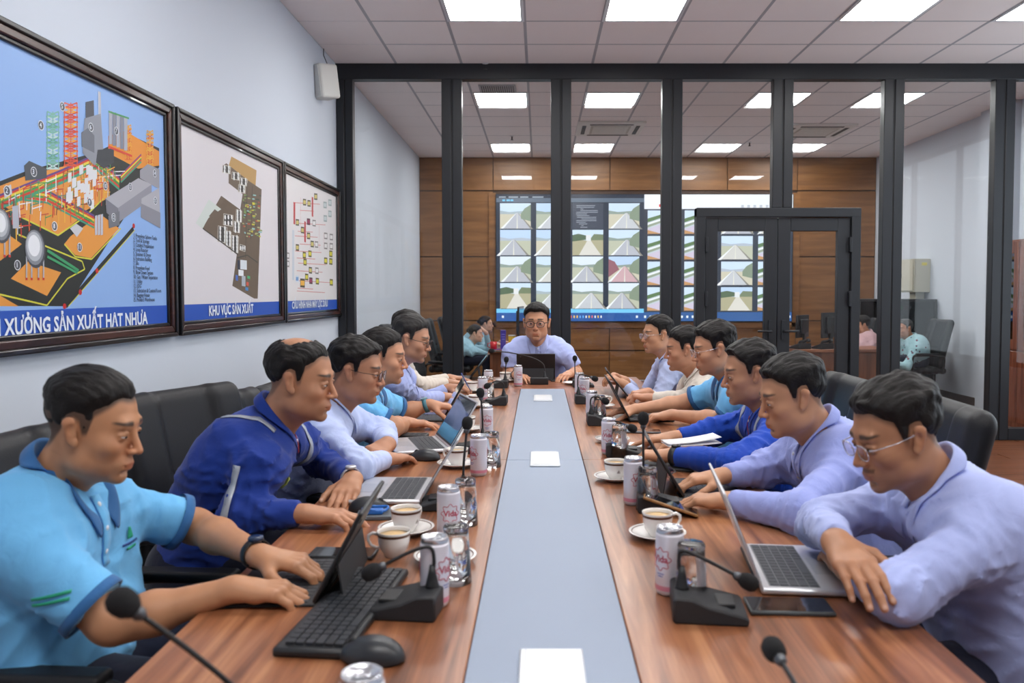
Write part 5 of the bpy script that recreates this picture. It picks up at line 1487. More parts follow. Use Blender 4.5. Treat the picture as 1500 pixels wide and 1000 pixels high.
refl = mat('reflective_tape', srgb(176, 184, 194), .35, .2); badge_y = mat('name_badge', srgb(196, 206, 96), .5); green_ink = mat('green_ink', srgb(30, 160, 120), .6); navy_ink = mat('navy_ink', srgb(30, 60, 130), .6)
def jacket_details(P):
    N = P['_N']; Sh = P['_Sh']; x0 = N[0]
    jm = cloth_mat(*P['cloth'])
    for s in (1, -1):
        cx = x0 + s * .105
        patch3(P, [(cx - .011, N[1], N[2] + .01), (cx + .011, N[1], N[2] + .01), (cx + .011, N[1], N[2] - .17), (cx - .011, N[1], N[2] - .17)], (0, -1, 0), refl, 'reflective_stripe', (2, 14), back=.6)
        patch3(P, [(cx - .011, N[1] + .04, 2), (cx + .011, N[1] + .04, 2), (cx + .011, N[1] - .11, 2), (cx - .011, N[1] - .11, 2)], (0, 0, -1), refl, 'reflective_stripe', (2, 10), back=.2)
        patch3(P, [(cx - .05, N[1], N[2] - .185), (cx + .05, N[1], N[2] - .185), (cx + .05, N[1], N[2] - .215), (cx, N[1], N[2] - .235), ][:3] + [(cx - .05, N[1], N[2] - .215)], (0, -1, 0), jm, 'pocket_flap', (6, 3), .006, .003, .6)
        patch3(P, [(cx - .048, N[1], N[2] - .215), (cx + .048, N[1], N[2] - .215), (cx + .045, N[1], N[2] - .32), (cx - .045, N[1], N[2] - .32)], (0, -1, 0), jm, 'pocket', (6, 6), .003, .002, .6)
        patch3(P, [(s * .5, N[1] - .01, N[2] - .10), (s * .5, N[1] - .03, N[2] - .10), (s * .5, N[1] - .05, N[2] - .26), (s * .5, N[1] - .03, N[2] - .26)], (-s, 0, 0), refl, 'sleeve_stripe', (2, 10), back=.3)
    cx = x0 + .105 * P.get('badge', 1)
    patch3(P, [(cx - .035, N[1], N[2] - .155), (cx + .035, N[1], N[2] - .155), (cx + .035, N[1], N[2] - .18), (cx - .035, N[1], N[2] - .18)], (0, -1, 0), badge_y, 'name_badge', (5, 3), .007, .002, .6)
    patch3(P, [(x0 - .004, N[1], N[2] - .06), (x0 + .004, N[1], N[2] - .06), (x0 + .004, N[1], N[2] - .30), (x0 - .004, N[1], N[2] - .30)], (0, -1, 0), mat('red_zip', srgb(150, 40, 50), .6), 'zip', (1, 10), .008, .002, .6)
def polo_logo(P, s=-1):
    N = P['_N']; cx = N[0] + s * .095; z = N[2] - .165
    patch3(P, [(cx - .002, N[1], z + .026), (cx + .002, N[1], z + .026), (cx + .011, N[1], z), (cx - .011, N[1], z)], (0, -1, 0), green_ink, 'logo_flame', (3, 5), .0045, .001, .6)
    for k, w in ((-.010, .030), (-.020, .020)):
        patch3(P, [(cx - w, N[1], z + k + .002), (cx + w, N[1], z + k + .002), (cx + w, N[1], z + k - .003), (cx - w, N[1], z + k - .003)], (0, -1, 0), navy_ink if k > -.015 else green_ink, 'logo_line', (5, 1), .0045, .001, .6)
def D(*v): return v
SILVER = dict(name='silver', col=(.55, .55, .57)); DARK = dict(name='dark', col=(.02, .02, .022), metal=.2)
SKY, SKYT = ('sky_polo', (112, 186, 236)), ('sky_trim', (52, 104, 158))
LAV, LAV2, LAV3 = ('lavender_shirt', (170, 182, 230)), ('lavender_shirt_pale', (184, 198, 236)), ('lavender_shirt_deep', (152, 164, 222))
BLUEJ, CREAM = ('work_jacket', (24, 54, 138)), ('cream_shirt', (214, 206, 194))
G_ = 'people seated at the table'
PEOPLE = []
def seat(**k):
    k.setdefault('group', G_); k.setdefault('headsize', .95); k.setdefault('hipz', .575)
    person(k); PEOPLE.append(k); return k
# ---- left side, near to far (the near arm is the right arm)
p1 = seat(label='man in a sky-blue polo typing on a tablet, nearest on the left', at=(-1.03, 1.79), face=-90, head=at_y(137, 620, 1.74), look=(2, 14, 0), skin=(194, 142, 108), cloth=SKY, trim=SKYT, collar='polo', sleeve='short', slen=.80,
     right=dict(wrist=at_z(345, 862, 0.785), elbow=at_y(168, 915, 1.60), dir=(1, .10, -.08), pose='type'), left=dict(wrist=at_z(384, 815, 0.8), elbow=at_y(292, 772, 2.06), dir=(1, -.12, -.12), pose='type'),
     top=.012, side=.0005, fade=.85, res=.0036, shirt_res=.008, eye=.0026, seed=1, mess=.6, temple=.012, line=.004, nose=1.1, headsize=.94, broad=.92, belly=.92)
polo_logo(p1); watch(p1, -1, blk, mat('watch_face', srgb(30, 50, 80), .2), .03)
N = p1['_N']; S1, E1, _ = p1['_limb'][1]; c = Vector(S1 + (E1 - S1) * .55)
for k in (0, -.012): patch3(p1, [(.6, c.y - .035, c.z + k + .004), (.6, c.y + .035, c.z + k + .016), (.6, c.y + .035, c.z + k + .010), (.6, c.y - .035, c.z + k - .002)], (-1, 0, 0), green_ink, 'sleeve_print', (5, 1), .004, .001, .2)
p2 = seat(label='balding man in a dark blue work jacket with reflective stripes, left side', at=(-1.02, 2.52), face=-90, head=at_y(441, 553, 2.42), look=(-2, 10, 0), skin=(190, 138, 108), cloth=BLUEJ, badge=1,
     right=dict(wrist=at_z(448, 752, 0.79), elbow=at_y(352, 752, 2.22), dir=(1, .05, -.08), pose='mouse'), left=dict(wrist=at_z(517, 702, 0.8), elbow=at_y(468, 672, 2.86), dir=(-.05, -1, -.25), pose='rest'),
     top=.007, side=.006, bald=(.050, -.030, .052, 1.0), line=.006, eye=.003, seed=2, res=.0038, shirt_res=.0085, belly=.95, folds=1.25, headsize=.97, temple=.014)
jacket_details(p2); watch(p2, -1, silver, silver, .02, .016)
p3 = seat(label='man in a pale lavender shirt and glasses with folded arms, left side', at=(-.95, 3.14), face=-90, head=at_y(522, 541, 3.02), look=(-2, 10, 0), skin=(186, 134, 106), cloth=LAV2, glasses=DARK,
     right=dict(wrist=at_z(566, 672, 0.79), elbow=at_z(527, 684, 0.8), dir=(.5, 1, -.1), pose='rest'), left=dict(wrist=at_z(568, 650, 0.825), elbow=at_z(560, 634, 0.81), dir=(-.35, -1, -.15), up=(.3, 0, 1), pose='grip'),
     top=.015, side=.005, quiff=.8, mess=1.6, eye=.003, seed=3)
p4 = seat(label='man in a sky-blue polo pointing at a tablet, left side', at=(-.96, 3.74), face=-90, head=at_y(562, 521, 3.62), look=(-2, 8, 0), skin=(200, 146, 116), cloth=SKY, trim=SKYT, collar='polo', sleeve='short',
     right=dict(wrist=at_z(594, 618, 0.79), elbow=at_z(577, 627, 0.8), dir=(1, .35, -.12), pose='rest'), left=dict(wrist=at_z(630, 592, 0.84), elbow=at_y(590, 605, 3.98), dir=(1, .02, -.12), pose='point'),
     top=.014, side=.005, eye=.003, seed=4)
watch(p4, -1, mat('teal_band', srgb(70, 120, 130), .5), mat('teal_dial', srgb(120, 160, 170), .3), .02)
p5 = seat(label='man in a lavender shirt and dark glasses writing with a pen, left side', at=(-1.0, 4.42), face=-90, head=at_y(603, 495, 4.28), look=(-6, 14, 0), skin=(194, 144, 118), cloth=LAV, glasses=dict(name='dark_half', col=(.02, .02, .022), metal=.2, th=.0014),
     right=dict(wrist=at_z(650, 581, 0.8), elbow=at_z(612, 586, 0.8), dir=(1, .1, -.02), pose='grip'), left=dict(wrist=at_z(657, 568, 0.825), dir=(1, -.2, .1), pose='grip'),
     top=.016, side=.006, haircol=(.03, .028, .027), hairname='greying', eye=.003, seed=5, res=.0045)
S5 = p5['_limb'][-1][2]; w5 = p5['_M'] @ Vector(S5)
pen = MB().tube([(0, 0, 0), (.03, -.03, -.05), (.062, -.062, -.10)], [.004, .004, .0012], 8).build('pen', mat('pen_blue', srgb(50, 60, 120), .35), None); pen.location = (w5.x + .075, w5.y + .0, w5.z + .085); tag(pen, 'dark blue pen in the hand of the man with dark glasses', 'pen')
p6 = seat(label='man in a cream shirt mostly hidden behind the row, far left', at=(-1.02, 5.26), face=-90, head=at_y(598, 484, 5.12), look=(0, 12, 0), skin=(196, 146, 118), cloth=CREAM,
     right=dict(wrist=at_z(655, 560, 0.79), dir=(1, .1, -.05), pose='rest'), left=dict(wrist=at_z(658, 553, 0.79), dir=(1, -.1, -.05), pose='rest'), top=.018, seed=6, res=.005)
# ---- the chairman at the far end
p7 = seat(label='chairman in a short-sleeved lavender shirt and black glasses at the head of the table', at=(.0, 6.46), face=180, head=at_y(786, 471, 6.12), look=(-4, 4, 0), skin=(206, 152, 122), cloth=LAV, sleeve='short', glasses=dict(name='black', col=(.012, .012, .012), metal=0, th=.0025, size=(.0255, .0195)), wide=1.06, jaw=1.08, headsize=1.06, size=1.04, belly=1.1, broad=1.12,
     right=dict(wrist=at_z(756, 549, 0.8), elbow=at_y(745, 548, 6.16), dir=(.5, -.8, -.05), pose='rest'), left=dict(wrist=at_z(834, 547, 0.8), elbow=at_y(845, 546, 6.18), dir=(-.45, -.9, -.10), pose='mouse'), top=.014, side=.004, quiff=.7, eye=.0042, seed=7, res=.0042, part=.2, shirt_res=.009)
watch(p7, 1, blk, blk, .03)
# ---- right side, near to far (the near arm is the left arm)
r1 = seat(label='man in a lavender shirt and rimless glasses with crossed arms, nearest on the right', at=(1.06, 1.86), face=90, head=at_y(1312, 632, 1.80), look=(6, 20, 0), skin=(182, 132, 102), cloth=LAV, glasses=SILVER, stache=True,
     right=dict(wrist=at_z(1226, 794, .87), elbow=at_z(1203, 768, .83), dir=(.06, -1, -.20), up=(-.15, -.2, 1), pose='rest'), left=dict(wrist=at_z(1246, 836, .79), elbow=at_z(1316, 872, .80), dir=(.12, 1, .05), pose='rest'),
     top=.016, side=.006, quiff=.5, mess=1.4, eye=.0024, seed=11, res=.0036, shirt_res=.008, folds=1.1, belly=1.0, wide=1.0)
r2 = seat(label='man in a lavender shirt typing on a tablet, second on the right', at=(.99, 2.55), face=90, head=at_y(1160, 577, 2.45), look=(2, 16, 0), skin=(196, 146, 114), cloth=LAV3,
     right=dict(wrist=at_z(1056, 697, 0.8), elbow=at_z(1110, 690, 0.8), dir=(-1, -.05, -.10), pose='type'), left=dict(wrist=at_z(1066, 733, 0.79), elbow=at_z(1172, 752, 0.8), dir=(-1, .42, -.05), pose='type'),
     top=.014, side=.005, quiff=.6, eye=.0026, seed=12, res=.0038, shirt_res=.0085, wide=1.04, jaw=1.06)
MB().lathe([(.0102, -.002), (.0108, 0), (.0102, .002)], 16, M=Matrix.Identity(4), closed=True)
r3 = seat(label='man in a bright blue work jacket holding papers, right side', at=(.98, 3.2), face=90, head=at_y(1097, 544, 3.1), look=(2, 10, 0), skin=(190, 140, 110), cloth=('work_jacket_bright', (22, 68, 172)), badge=-1,
     right=dict(wrist=at_z(988, 640, 0.8), elbow=at_z(1040, 634, 0.81), dir=(-1, .05, -.08), pose='point'), left=dict(wrist=at_z(982, 667, 0.795), elbow=at_z(1072, 680, 0.8), dir=(-1, .25, .0), pose='grip'),
     top=.014, side=.005, line=.010, temple=.016, quiff=1.0, mess=1.4, eye=.003, seed=13, folds=1.25, nose=1.1)
jacket_details(r3); watch(r3, -1, blk, mat('black_dial', srgb(12, 12, 14), .15), .025, .024, .036)
r4 = seat(label='man in a sky-blue polo and glasses typing on a black laptop, right side', at=(1.0, 3.9), face=90, head=at_y(1046, 509, 3.8), look=(2, 12, 0), skin=(202, 150, 120), cloth=SKY, trim=SKYT, collar='polo', sleeve='short', glasses=SILVER, wide=1.04,
     right=dict(wrist=at_z(930, 599, 0.8), elbow=at_y(1004, 590, 4.12), dir=(-1, .0, -.10), pose='type'), left=dict(wrist=at_z(984, 607, 0.8), elbow=at_z(1062, 617, 0.8), dir=(-1, .12, -.12), pose='type'),
     top=.017, side=.006, quiff=.3, mess=1.3, eye=.003, seed=14)
polo_logo(r4)
r5 = seat(label='man in a cream shirt with clasped hands, right side', at=(1.05, 4.62), face=90, head=at_y(1001, 510, 4.52), look=(0, 8, 0), skin=(196, 142, 114), cloth=CREAM,
     right=dict(wrist=at_z(949, 574, 0.8), dir=(-.9, -.35, -.05), pose='grip'), left=dict(wrist=at_z(953, 583, 0.8), elbow=at_z(1006, 586, 0.8), dir=(-.9, .4, .1), pose='fist'), top=.016, side=.006, eye=.003, seed=15, res=.0045)
r6 = seat(label='man in a lavender shirt and glasses with raised clasped hands, far right', at=(1.04, 5.38), face=90, head=at_y(963, 489, 5.26), look=(18, 4, 0), skin=(200, 150, 120), cloth=LAV2, glasses=SILVER,
     right=dict(wrist=at_z(916, 557, 0.81), dir=(-.8, -.3, .45), pose='grip'), left=dict(wrist=at_z(916, 563, 0.8), dir=(-.8, .3, .45), pose='grip'), top=.014, side=.005, eye=.0036, seed=16, res=.0045)
# ---- their chairs
for (x, y, fa, k, who) in ((-.95, 1.86, -94, 1.0, 'behind the man typing on a tablet at the near left'), (-.96, 2.72, -112, 1.0, 'turned towards the camera behind the dark blue work jacket'), (-.90, 3.20, -90, .94, 'of the man with folded arms on the left'), (-.92, 3.80, -90, .92, 'of the man pointing at a tablet'), (-.94, 4.48, -88, .94, 'of the man writing with a pen'), (-1.0, 5.3, -90, .94, 'of the hidden man in cream at the far left'),
        (.0, 6.50, 180, .90, 'of the chairman at the far end'), (1.14, 1.84, 92, .96, 'behind the crossed-arms man at the near right'), (.95, 2.54, 86, 1.0, 'of the second man on the right'), (.92, 3.22, 90, 1.0, 'of the bright blue work jacket on the right'), (.94, 3.92, 90, .97, 'of the man in the sky-blue polo on the right'), (1.0, 4.64, 90, .95, 'of the man in the cream shirt on the right'), (1.0, 5.40, 92, .95, 'of the man with raised hands at the far right')):
    place_chair(x, y, fa, 'black leather office chair ' + who).scale = (1, 1, k)
# ------------------------------------------------------------------ the control room behind the glass
# ---- video wall: a grid of camera pictures
vw = empty('video_wall', ((SX0 + SX1) / 2, YB - .03, SZ0), 0, 'large video wall of road camera pictures on the oak wall', 'video wall')
VW, VH = SX1 - SX0, SZ1 - SZ0
bx('cabinet', (-VW/2 - .01, -.05, -.01), (VW/2 + .01, .03, VH + .01), mat('screen_cabinet', srgb(22, 24, 28), .4), vw)
scr = glow_vcol('screen_picture', 1.25)
ux = lambda px: (at_y(px, 380, YB - .09).x - vw.location.x); uz = lambda py: (at_y(940, py, YB - .09).z - SZ0)
def scr_quad(m, x0, z0, x1, z1, y, col): m.poly([(x0, y, z0), (x1, y, z0), (x1, y, z1), (x0, y, z1)], srgb(*col))
m = MB()
Y0 = -.052
xm = ux(943.5)
scr_quad(m, -VW/2, 0, xm, VH, Y0, (44, 52, 66)); scr_quad(m, xm, 0, VW/2, VH, Y0, (52, 58, 70))
scr_quad(m, -VW/2, uz(296), xm, uz(290), Y0 - .001, (96, 108, 124)); scr_quad(m, xm, uz(306), VW/2, VH, Y0 - .001, (238, 242, 248))
scr_quad(m, -VW/2, uz(458), xm, uz(452), Y0 - .001, (120, 200, 244)); scr_quad(m, -VW/2, 0, xm, uz(458), Y0 - .001, (44, 88, 156)); scr_quad(m, xm, 0, VW/2, uz(457), Y0 - .001, (52, 92, 150))
rr2 = random.Random(9)
for k in range(11):
    x = ux(836 + k * 4.4); scr_quad(m, x, uz(465.5), x + .018, uz(462), Y0 - .002, rr2.choice([(240, 240, 240), (110, 180, 250), (250, 200, 60), (230, 110, 90)]))
for x in (735, 944, 952, 998, 1006, 1014, 1152, 1156, 932): scr_quad(m, ux(x), uz(465.5), ux(x + 3), uz(462), Y0 - .002, (230, 238, 248))
for x, w in ((731, 10), (745, 14), (762, 12), (780, 12), (789, 7)): scr_quad(m, ux(x), uz(289.5), ux(x + w), uz(287.5), Y0 - .002, (150, 160, 172))
for x, w in ((736, 4), (742, 5), (748, 4)): scr_quad(m, ux(x), uz(294.5), ux(x + w), uz(292), Y0 - .002, (120, 200, 240))
scr_quad(m, ux(965), uz(303), ux(968), uz(299), Y0 - .002, (220, 50, 50))
for k in range(7): scr_quad(m, ux(1085 + k * 9), uz(304), ux(1089 + k * 9), uz(300), Y0 - .002, (190, 196, 206))
m.build('desktop', scr, vw, vcol=True, fixn=False)
def cam_tile(x0, z0, x1, z1, kind, rnd, parent):
    m = MB(); y = Y0 - .004; w, h = x1 - x0, z1 - z0
    q = lambda pts, col: (m.poly([(x0 + w * a, y, z0 + h * b) for a, b in pts], srgb(*col)), None)
    sky = rnd.choice([(206, 224, 246), (190, 212, 244), (222, 232, 246)]); ver = rnd.choice([(190, 192, 172), (206, 200, 180), (178, 184, 166)])
    def lay(pts, col):
        nonlocal y
        y -= .0004; q(pts, col)
    if kind == 'list':
        lay([(0, 0), (1, 0), (1, 1), (0, 1)], (64, 70, 84))
        for k in range(14): a = rnd.uniform(.05, .3); b = rnd.uniform(.35, .85); lay([(a, .06 + k * .064), (b, .06 + k * .064), (b, .085 + k * .064), (a, .085 + k * .064)], (150, 156, 168))
    elif kind == 'curve':
        lay([(0, 0), (1, 0), (1, 1), (0, 1)], (196, 206, 214)); lay([(0, .62), (1, .9), (1, 1), (0, 1)], (206, 224, 244)); lay([(0, .5), (.5, .72), (1, .80), (1, .92), (.45, .84), (0, .66)], (96, 124, 84))
        lay([(0, .40), (.5, .62), (1, .72), (1, .76), (.5, .67), (0, .46)], (240, 242, 244)); lay([(0, .28), (.5, .52), (1, .64), (1, .70), (.5, .60), (0, .38)], (150, 160, 140)); lay([(0, 0), (1, 0), (1, .6), (.6, .5), (0, .22)], (206, 196, 216)); lay([(0, 0), (.5, .0), (0, .18)], (196, 150, 104))
    elif kind == 'gate':
        lay([(0, 0), (1, 0), (1, .62), (0, .62)], (176, 170, 140)); lay([(0, .6), (1, .6), (1, 1), (0, 1)], sky); lay([(0, .55), (.45, .62), (.45, .78), (.2, .85), (0, .8)], (90, 108, 84)); lay([(.55, .6), (1, .6), (1, .82), (.7, .84)], (120, 132, 104)); lay([(.2, 0), (.95, 0), (.6, .58), (.48, .58)], (218, 214, 206)); lay([(.44, .58), (.6, .58), (.6, .8), (.44, .8)], (226, 228, 230))
    else:
        lay([(0, 0), (1, 0), (1, .62), (0, .62)], ver); lay([(0, .6), (1, .6), (1, 1), (0, 1)], sky); lay([(0, .58), (1, .58), (1, .66), (.7, .7), (.3, .66), (0, .72)], rnd.choice([(168, 182, 190), (146, 160, 152), (180, 190, 204)]))
        c = rnd.uniform(.4, .62); col = (206, 170, 176) if kind == 'red' else rnd.choice([(198, 200, 206), (184, 186, 196), (210, 208, 204)])
        lay([(c - .48, 0), (c + .46, 0), (c + .03, .62), (c - .03, .62)], col); lay([(c - .56, 0), (c - .46, 0), (c - .025, .62), (c - .035, .62)], (236, 238, 242)); lay([(c + .44, 0), (c + .52, 0), (c + .035, .62), (c + .025, .62)], (140, 136, 128))
        lay([(c - .02, 0), (c + .02, 0), (c + .004, .62), (c - .004, .62)], (226, 224, 214))
        if rnd.random() < .5: lay([(.68, .4), (1, .3), (1, .95), (.8, .8), (.68, .6)], (134, 148, 128))
        if kind == 'red': lay([(0, .2), (.35, .5), (.2, .8), (0, .9)], (150, 100, 110))
    y -= .0004; q([(.01, .0), (.99, .0), (.99, .02), (.01, .02)], (60, 66, 76))
    return m.build('camera_picture', scr, parent, vcol=True, fixn=False)
rnd = random.Random(4)
kindsL = [['road', 'road', 'list', 'road'], ['road', 'road', 'gate', 'road'], ['road', 'road', 'road', 'red'], ['gate', 'road', 'road', 'road']]
kindsR = [['curve', 'curve', 'road', 'road'], ['curve', 'curve', 'road', 'curve'], ['curve', 'curve', 'road', 'curve'], ['curve', 'curve', 'gate', 'curve']]
for r in range(4):
    for c_ in range(4):
        cam_tile(ux(732.5 + 53 * c_), uz(335.5 + 39 * r), ux(732.5 + 53 * c_ + 45), uz(297.5 + 39 * r), kindsL[r][c_], rnd, vw)
        cam_tile(ux(948.5 + 54 * c_), uz(343 + 37.5 * r), ux(948.5 + 54 * c_ + 46), uz(308 + 37.5 * r), kindsR[r][c_], rnd, vw)

# ---- desks, monitors, cups
desk_w = wood('desk_wood', srgb(92, 50, 30), srgb(126, 76, 48), srgb(150, 96, 64), 'X', .35, 1.2, 9)
desk_v = wood('desk_wood_upright', srgb(84, 46, 28), srgb(118, 70, 44), srgb(140, 90, 60), 'Z', .4, 1.2, 9)
def desk(name, x0, x1, y0, y1, label, h=.72):
    t = empty(name, ((x0 + x1) / 2, (y0 + y1) / 2, 0), 0, label, 'desk', 'wooden control room desks')
    a, b = (x1 - x0) / 2, (y1 - y0) / 2
    bx('desktop', (-a, -b, h - .035), (a, b, h), desk_w, t, .004)
    bx('side_panel', (-a + .02, -b + .03, 0), (-a + .05, b - .03, h - .036), desk_v, t); bx('side_panel', (a - .05, -b + .03, 0), (a - .02, b - .03, h - .036), desk_v, t)
    bx('front_panel', (-a + .05, -b + .04, .06), (a - .05, -b + .06, h - .036), desk_v, t); bx('kick_panel', (-a + .05, -b + .06, .0), (a - .05, -b + .08, .06), blk, t)
    return t
desk('control_desk', -.62, .42, 10.02, 10.78, 'wooden desk behind the chairman with cups and a purple box', .68)
desk('control_desk', 2.95, 4.12, 9.55, 10.22, 'wooden desk on the right with two monitors, behind the glass door')
def mug(px, py, y, top, col, label, r=.042, h=.095, handle=True, lid=None, z=None):
    p = at_y(px, py, y)
    t = empty('mug', (p.x, y, top), 0, label, 'cup')
    MB().lathe([(r * .9, 0), (r, .004), (r * 1.03, h), (r * .95, h), (r * .9, .01), (0, .01)], 24).build('bowl', col, t)
    if handle: MB().tube([(-r, 0, h * .8), (-r - .028, 0, h * .75), (-r - .03, 0, h * .35), (-r, 0, h * .2)], .006, 8).build('handle', col, t)
    if lid: MB().lathe([(r * 1.08, h), (r * 1.08, h + .012), (0, h + .014)], 24).build('lid', lid, t)
mug(723, 505, 10.16, .68, mat('red_mug', srgb(196, 30, 40), .3), 'red mug on the desk beside the purple box')
mug(750, 490, 10.45, .68, mat('yellow_cup', srgb(222, 176, 40), .4), 'yellow cup with white lid behind the purple box', .045, .15, False, mat('white_lid', srgb(236, 236, 232), .4))
p = at_y(737, 500, 10.20)
pb = empty('carton', (p.x, 10.20, .68), R(6), 'tall purple carton standing on the desk by the red mug', 'box'); bx('box', (-.032, -.032, 0), (.032, .032, .235), mat('purple_card', srgb(60, 48, 150), .45), pb, .003)
for k in range(3): bx('print_line', (-.02, -.0335, .12 + k * .03), (.02, -.032, .128 + k * .03), mat('print_lilac', srgb(130, 124, 210), .5), pb)
p = at_y(731, 514, 10.12); o = bx('desk_mat', (-.13, -.08, 0), (.13, .10, .004), mat('purple_mat', srgb(92, 50, 140), .6)); o.location = (p.x + .02, 10.14, .681); tag(o, 'flat purple mat under the red mug', 'mat')
for (x0_, lb) in ((-.18, 'white sheet of paper on the desk behind the chairman'),):
    o = bx('paper_sheet', (-.11, -.08, 0), (.11, .08, .003), mat('paper')); o.location = (x0_ - .0, 10.24, .682); tag(o, lb, 'paper')
def monitor(x, y, z, turn, label, w=.53, h=.31):
    t = empty('monitor', (x, y, z), R(turn), label, 'monitor', 'black desktop monitors')
    bx('panel', (-w/2, -.012, .12), (w/2, .012, .12 + h), blk, t, .006); bx('back_cover', (-w*.3, .010, .17), (w*.3, .04, .07 + h), blk, t, .012)
    bx('screen', (-w/2 + .012, -.014, .134), (w/2 - .012, -.011, .108 + h), screen_dark, t); bx('stand', (-.03, .012, 0), (.03, .04, .26), blk, t, .004); bx('foot', (-.12, -.08, 0), (.12, .09, .012), blk, t, .004)
p = at_y(1180, 490, 9.85); monitor(p.x - .03, 9.88, .721, 232, 'black monitor seen from behind, left of the pair on the right-hand desk', .38, .27)
p = at_y(1217, 490, 9.75); monitor(p.x, 9.82, .721, 224, 'black monitor seen from behind, right of the pair on the right-hand desk', .36, .30)
monitor(-.235, 10.48, .681, 84, 'black monitor seen edge-on beside the chairman', .5, .40)
def desk_phone(px, py, y, z, label):
    p = at_y(px, py, y); t = empty('desk_phone', (p.x, y, z), R(200), label, 'telephone', 'desk telephones')
    MB().prism([(-.09, -.09, 0), (-.09, .09, 0), (-.09, .09, .07), (-.09, -.09, .02)], (.18, 0, 0)).build('body', blk, t, bevel=.006)
    MB().tube(smooth_path([Vector(q) for q in ((-.06, -.09, .05), (-.06, -.07, .075), (-.06, .0, .085), (-.06, .07, .105), (-.06, .09, .085))]), .018, 10).build('handset', blk, t)
desk_phone(1172, 500, 9.68, .721, 'black desk telephone left of the monitors'); desk_phone(1205, 505, 9.66, .721, 'black desk telephone before the right monitor')
# ---- server cabinet, wall box, tall cupboard
x0, x1 = 4.20, 5.23
sc_ = empty('server_cabinet', ((x0 + x1) / 2, 10.9, 0), 0, 'low black glass-fronted server cabinet against the white side wall', 'cabinet')
hw2 = (x1 - x0) / 2; zt3 = at_y(1340, 438, 10.9).z
bx('carcass', (-hw2, .02, .0), (hw2, .72, zt3), mat('rack_black', srgb(24, 25, 28), .4), sc_, .004)
for lo, hi in (((-hw2, -.01, 0), (-hw2 + .03, .02, zt3)), ((hw2 - .03, -.01, 0), (hw2, .02, zt3)), ((-hw2, -.01, zt3 - .03), (hw2, .02, zt3)), ((-hw2, -.01, 0), (hw2, .02, .05)), ((-.012, -.01, .05), (.012, .02, zt3 - .03))): bx('door_frame', lo, hi, blk, sc_)
for a, b in ((-hw2 + .03, -.012), (.012, hw2 - .03)): bx('door_pane', (a, .0, .05), (b, .008, zt3 - .03), pane_mat('smoked_glass', (.35, .37, .40), .03, .4), sc_)
for k, c_ in enumerate(((60, 230, 120), (230, 90, 70), (240, 240, 240))): bx('indicator', (.05 + k * .06, .012, zt3 - .12), (.062 + k * .06, .02, zt3 - .10), mat('led_%d' % k, (.1, .1, .1), emit=srgb(*c_)[:3], estr=1.5), sc_)
bx('handle', (hw2 - .16, -.05, .62), (hw2 - .02, -.02, .65), chrome, sc_)
a, b = at_x(1362, 405, XR), None
eb = empty('wall_box', (XR, a.y, at_x(1362, 428, XR).z), 0, 'beige metal box on the white side wall above the server cabinet', 'box')
beige = mat('beige_metal', srgb(188, 186, 170), .5)
bx('case', (-.22, -.02, 0), (-.001, .40, .45), beige, eb, .006); bx('door', (-.232, .0, .02), (-.22, .38, .43), mat('beige_door', srgb(196, 194, 178), .5), eb, .004); bx('lock', (-.238, .33, .2), (-.231, .35, .24), blk, eb); bx('conduit', (-.15, .08, -.14), (-.03, .26, 0), beige, eb, .003)
bx('warning_label', (-.12, -.0215, .36), (-.05, -.0195, .40), mat('yellow_label', srgb(220, 206, 90), .5), eb)
cb = empty('tall_cupboard', (4.95, 8.35, 0), 0, 'tall red-brown cupboard with glass doors behind the last pane', 'cupboard')
cw = wood('cupboard_wood', srgb(86, 42, 26), srgb(120, 66, 44), srgb(146, 88, 62), 'Z', .25, 1.5, 12, coat=.4)
zc_ = at_y(1475, 352, 8.6).z
bx('carcass', (-.10, -.55, 0), (.29, .55, zc_), cw, cb, .004)
for y0_, y1_ in ((-.54, -.005), (.005, .54)):
    for lo, hi in (((-.12, y0_, .80), (-.10, y0_ + .09, zc_ - .02)), ((-.12, y1_ - .09, .80), (-.10, y1_, zc_ - .02)), ((-.12, y0_ + .09, .80), (-.10, y1_ - .09, .90)), ((-.12, y0_ + .09, zc_ - .14), (-.10, y1_ - .09, zc_ - .02))): bx('door_rail', lo, hi, cw, cb, .002)
    bx('door_glass', (-.112, y0_ + .09, .90), (-.106, y1_ - .09, zc_ - .14), pane_mat('cupboard_glass', (.30, .30, .32), .14, .6), cb); bx('lower_door', (-.12, y0_, .06), (-.10, y1_, .78), cw, cb, .003)
    for z in (1.15, 1.42): bx('shelf_edge', (-.104, y0_ + .09, z), (-.1005, y1_ - .09, z + .02), blk, cb)
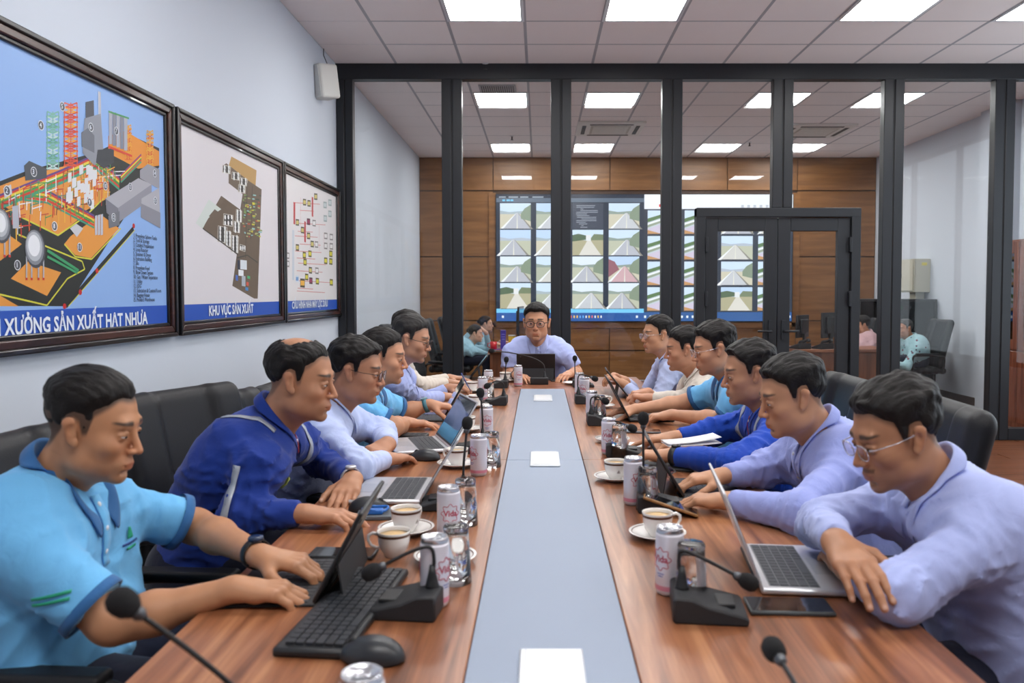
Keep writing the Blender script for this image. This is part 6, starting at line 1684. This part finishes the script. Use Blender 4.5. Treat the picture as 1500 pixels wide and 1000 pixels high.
# ---- people of the control room
GC = 'people in the control room'
LB = ('pale_blue_blouse', (158, 200, 218))
w1 = seat(label='woman in a pale blue blouse leaning her chin on her hand, behind the glass', group=GC, at=(-1.06, 10.35), face=-90, head=at_y(697, 488, 10.3), look=(-4, 6, 0), skin=(214, 168, 146), cloth=LB, size=.93, broad=.86, headsize=.92,
     right=dict(wrist=at_y(716, 519, 10.25), elbow=at_y(690, 512, 10.2), dir=(1, .1, -.1), pose='rest'), left=dict(wrist=at_y(712, 487, 10.42), elbow=at_y(716, 510, 10.5), dir=(-.55, -.1, .55), up=(1, 0, 0), pose='grip'),
     top=.012, side=.010, bun=True, beard=0, res=.006, hand_res=.0045, shirt_res=.012, eye=.003, seed=21, legs=True)
w2 = seat(label='woman in a pale blue blouse with tied-back hair, farther behind the glass', group=GC, at=(-.98, 11.25), face=-90, head=at_y(712, 474, 11.2), look=(0, 2, 0), skin=(210, 164, 140), cloth=LB, size=.93, broad=.86, headsize=.92,
     right=dict(wrist=at_y(728, 504, 11.1), dir=(1, .1, -.1), pose='rest'), left=dict(wrist=at_y(734, 500, 11.35), dir=(1, -.1, -.1), pose='rest'), top=.010, side=.009, bun=True, beard=0, res=.0065, hand_res=.005, shirt_res=.013, seed=22)
def floral_mat():
    m = mat('floral_cloth', srgb(168, 206, 214), .8, sheen=.1, spec=.2); nt = m.node_tree; b = nt.nodes['Principled BSDF']; L = nt.links.new
    tc = nt.nodes.new('ShaderNodeTexCoord'); vo = nt.nodes.new('ShaderNodeTexVoronoi'); vo.inputs['Scale'].default_value = 17
    cr = nt.nodes.new('ShaderNodeValToRGB'); cr.color_ramp.interpolation = 'CONSTANT'; e = cr.color_ramp.elements
    e[0].position = 0; e[0].color = srgb(160, 60, 80); e[1].position = .17; e[1].color = srgb(50, 56, 80); k = cr.color_ramp.elements.new(.24); k.color = srgb(168, 206, 214)
    L(tc.outputs['Object'], vo.inputs['Vector']); L(vo.outputs['Distance'], cr.inputs['Fac']); L(cr.outputs['Color'], b.inputs['Base Color'])
    return m
MATS['floral_cloth'] = floral_mat()
m1 = seat(label='grey-haired man in a floral shirt seated in an armchair, right behind the glass', group=GC, at=(4.60, 10.16), face=90, head=at_y(1325, 481, 10.16), look=(14, 4, 0), skin=(190, 136, 108), cloth=('floral_cloth', (168, 206, 214)), haircol=(.07, .07, .07), hairname='grey', fade=.4, top=.008, side=.003,
     right=dict(wrist=at_y(1290, 524, 10.28), dir=(-1, 0, -.1), pose='rest'), left=dict(wrist=at_y(1296, 530, 9.98), dir=(-1, .1, -.1), pose='rest'), res=.006, hand_res=.0045, shirt_res=.012, seed=23)
m2 = seat(label='dark-haired person in a pink shirt at the desk beside the door frame', group=GC, at=(4.02, 10.56), face=90, head=at_y(1262, 476, 10.52), look=(0, 6, 0), skin=(196, 146, 120), cloth=('pink_shirt', (204, 168, 172)),
     right=dict(wrist=at_y(1232, 514, 10.66), dir=(-1, 0, -.1), pose='rest'), left=dict(wrist=at_y(1234, 517, 10.40), dir=(-1, .1, -.1), pose='rest'), top=.018, res=.0065, hand_res=.005, shirt_res=.013, seed=24)
for (x, y, fa, who) in ((-1.10, 10.35, -90, 'of the woman leaning on her hand'), (-1.02, 11.28, -90, 'of the farther woman in pale blue'), (4.64, 10.16, 90, 'of the man in the floral shirt'), (4.05, 10.56, 90, 'of the person in pink'), (-1.25, 8.5, -130, 'standing empty just behind the glass at the left')):
    place_chair(x, y, fa, 'black leather office chair ' + who)
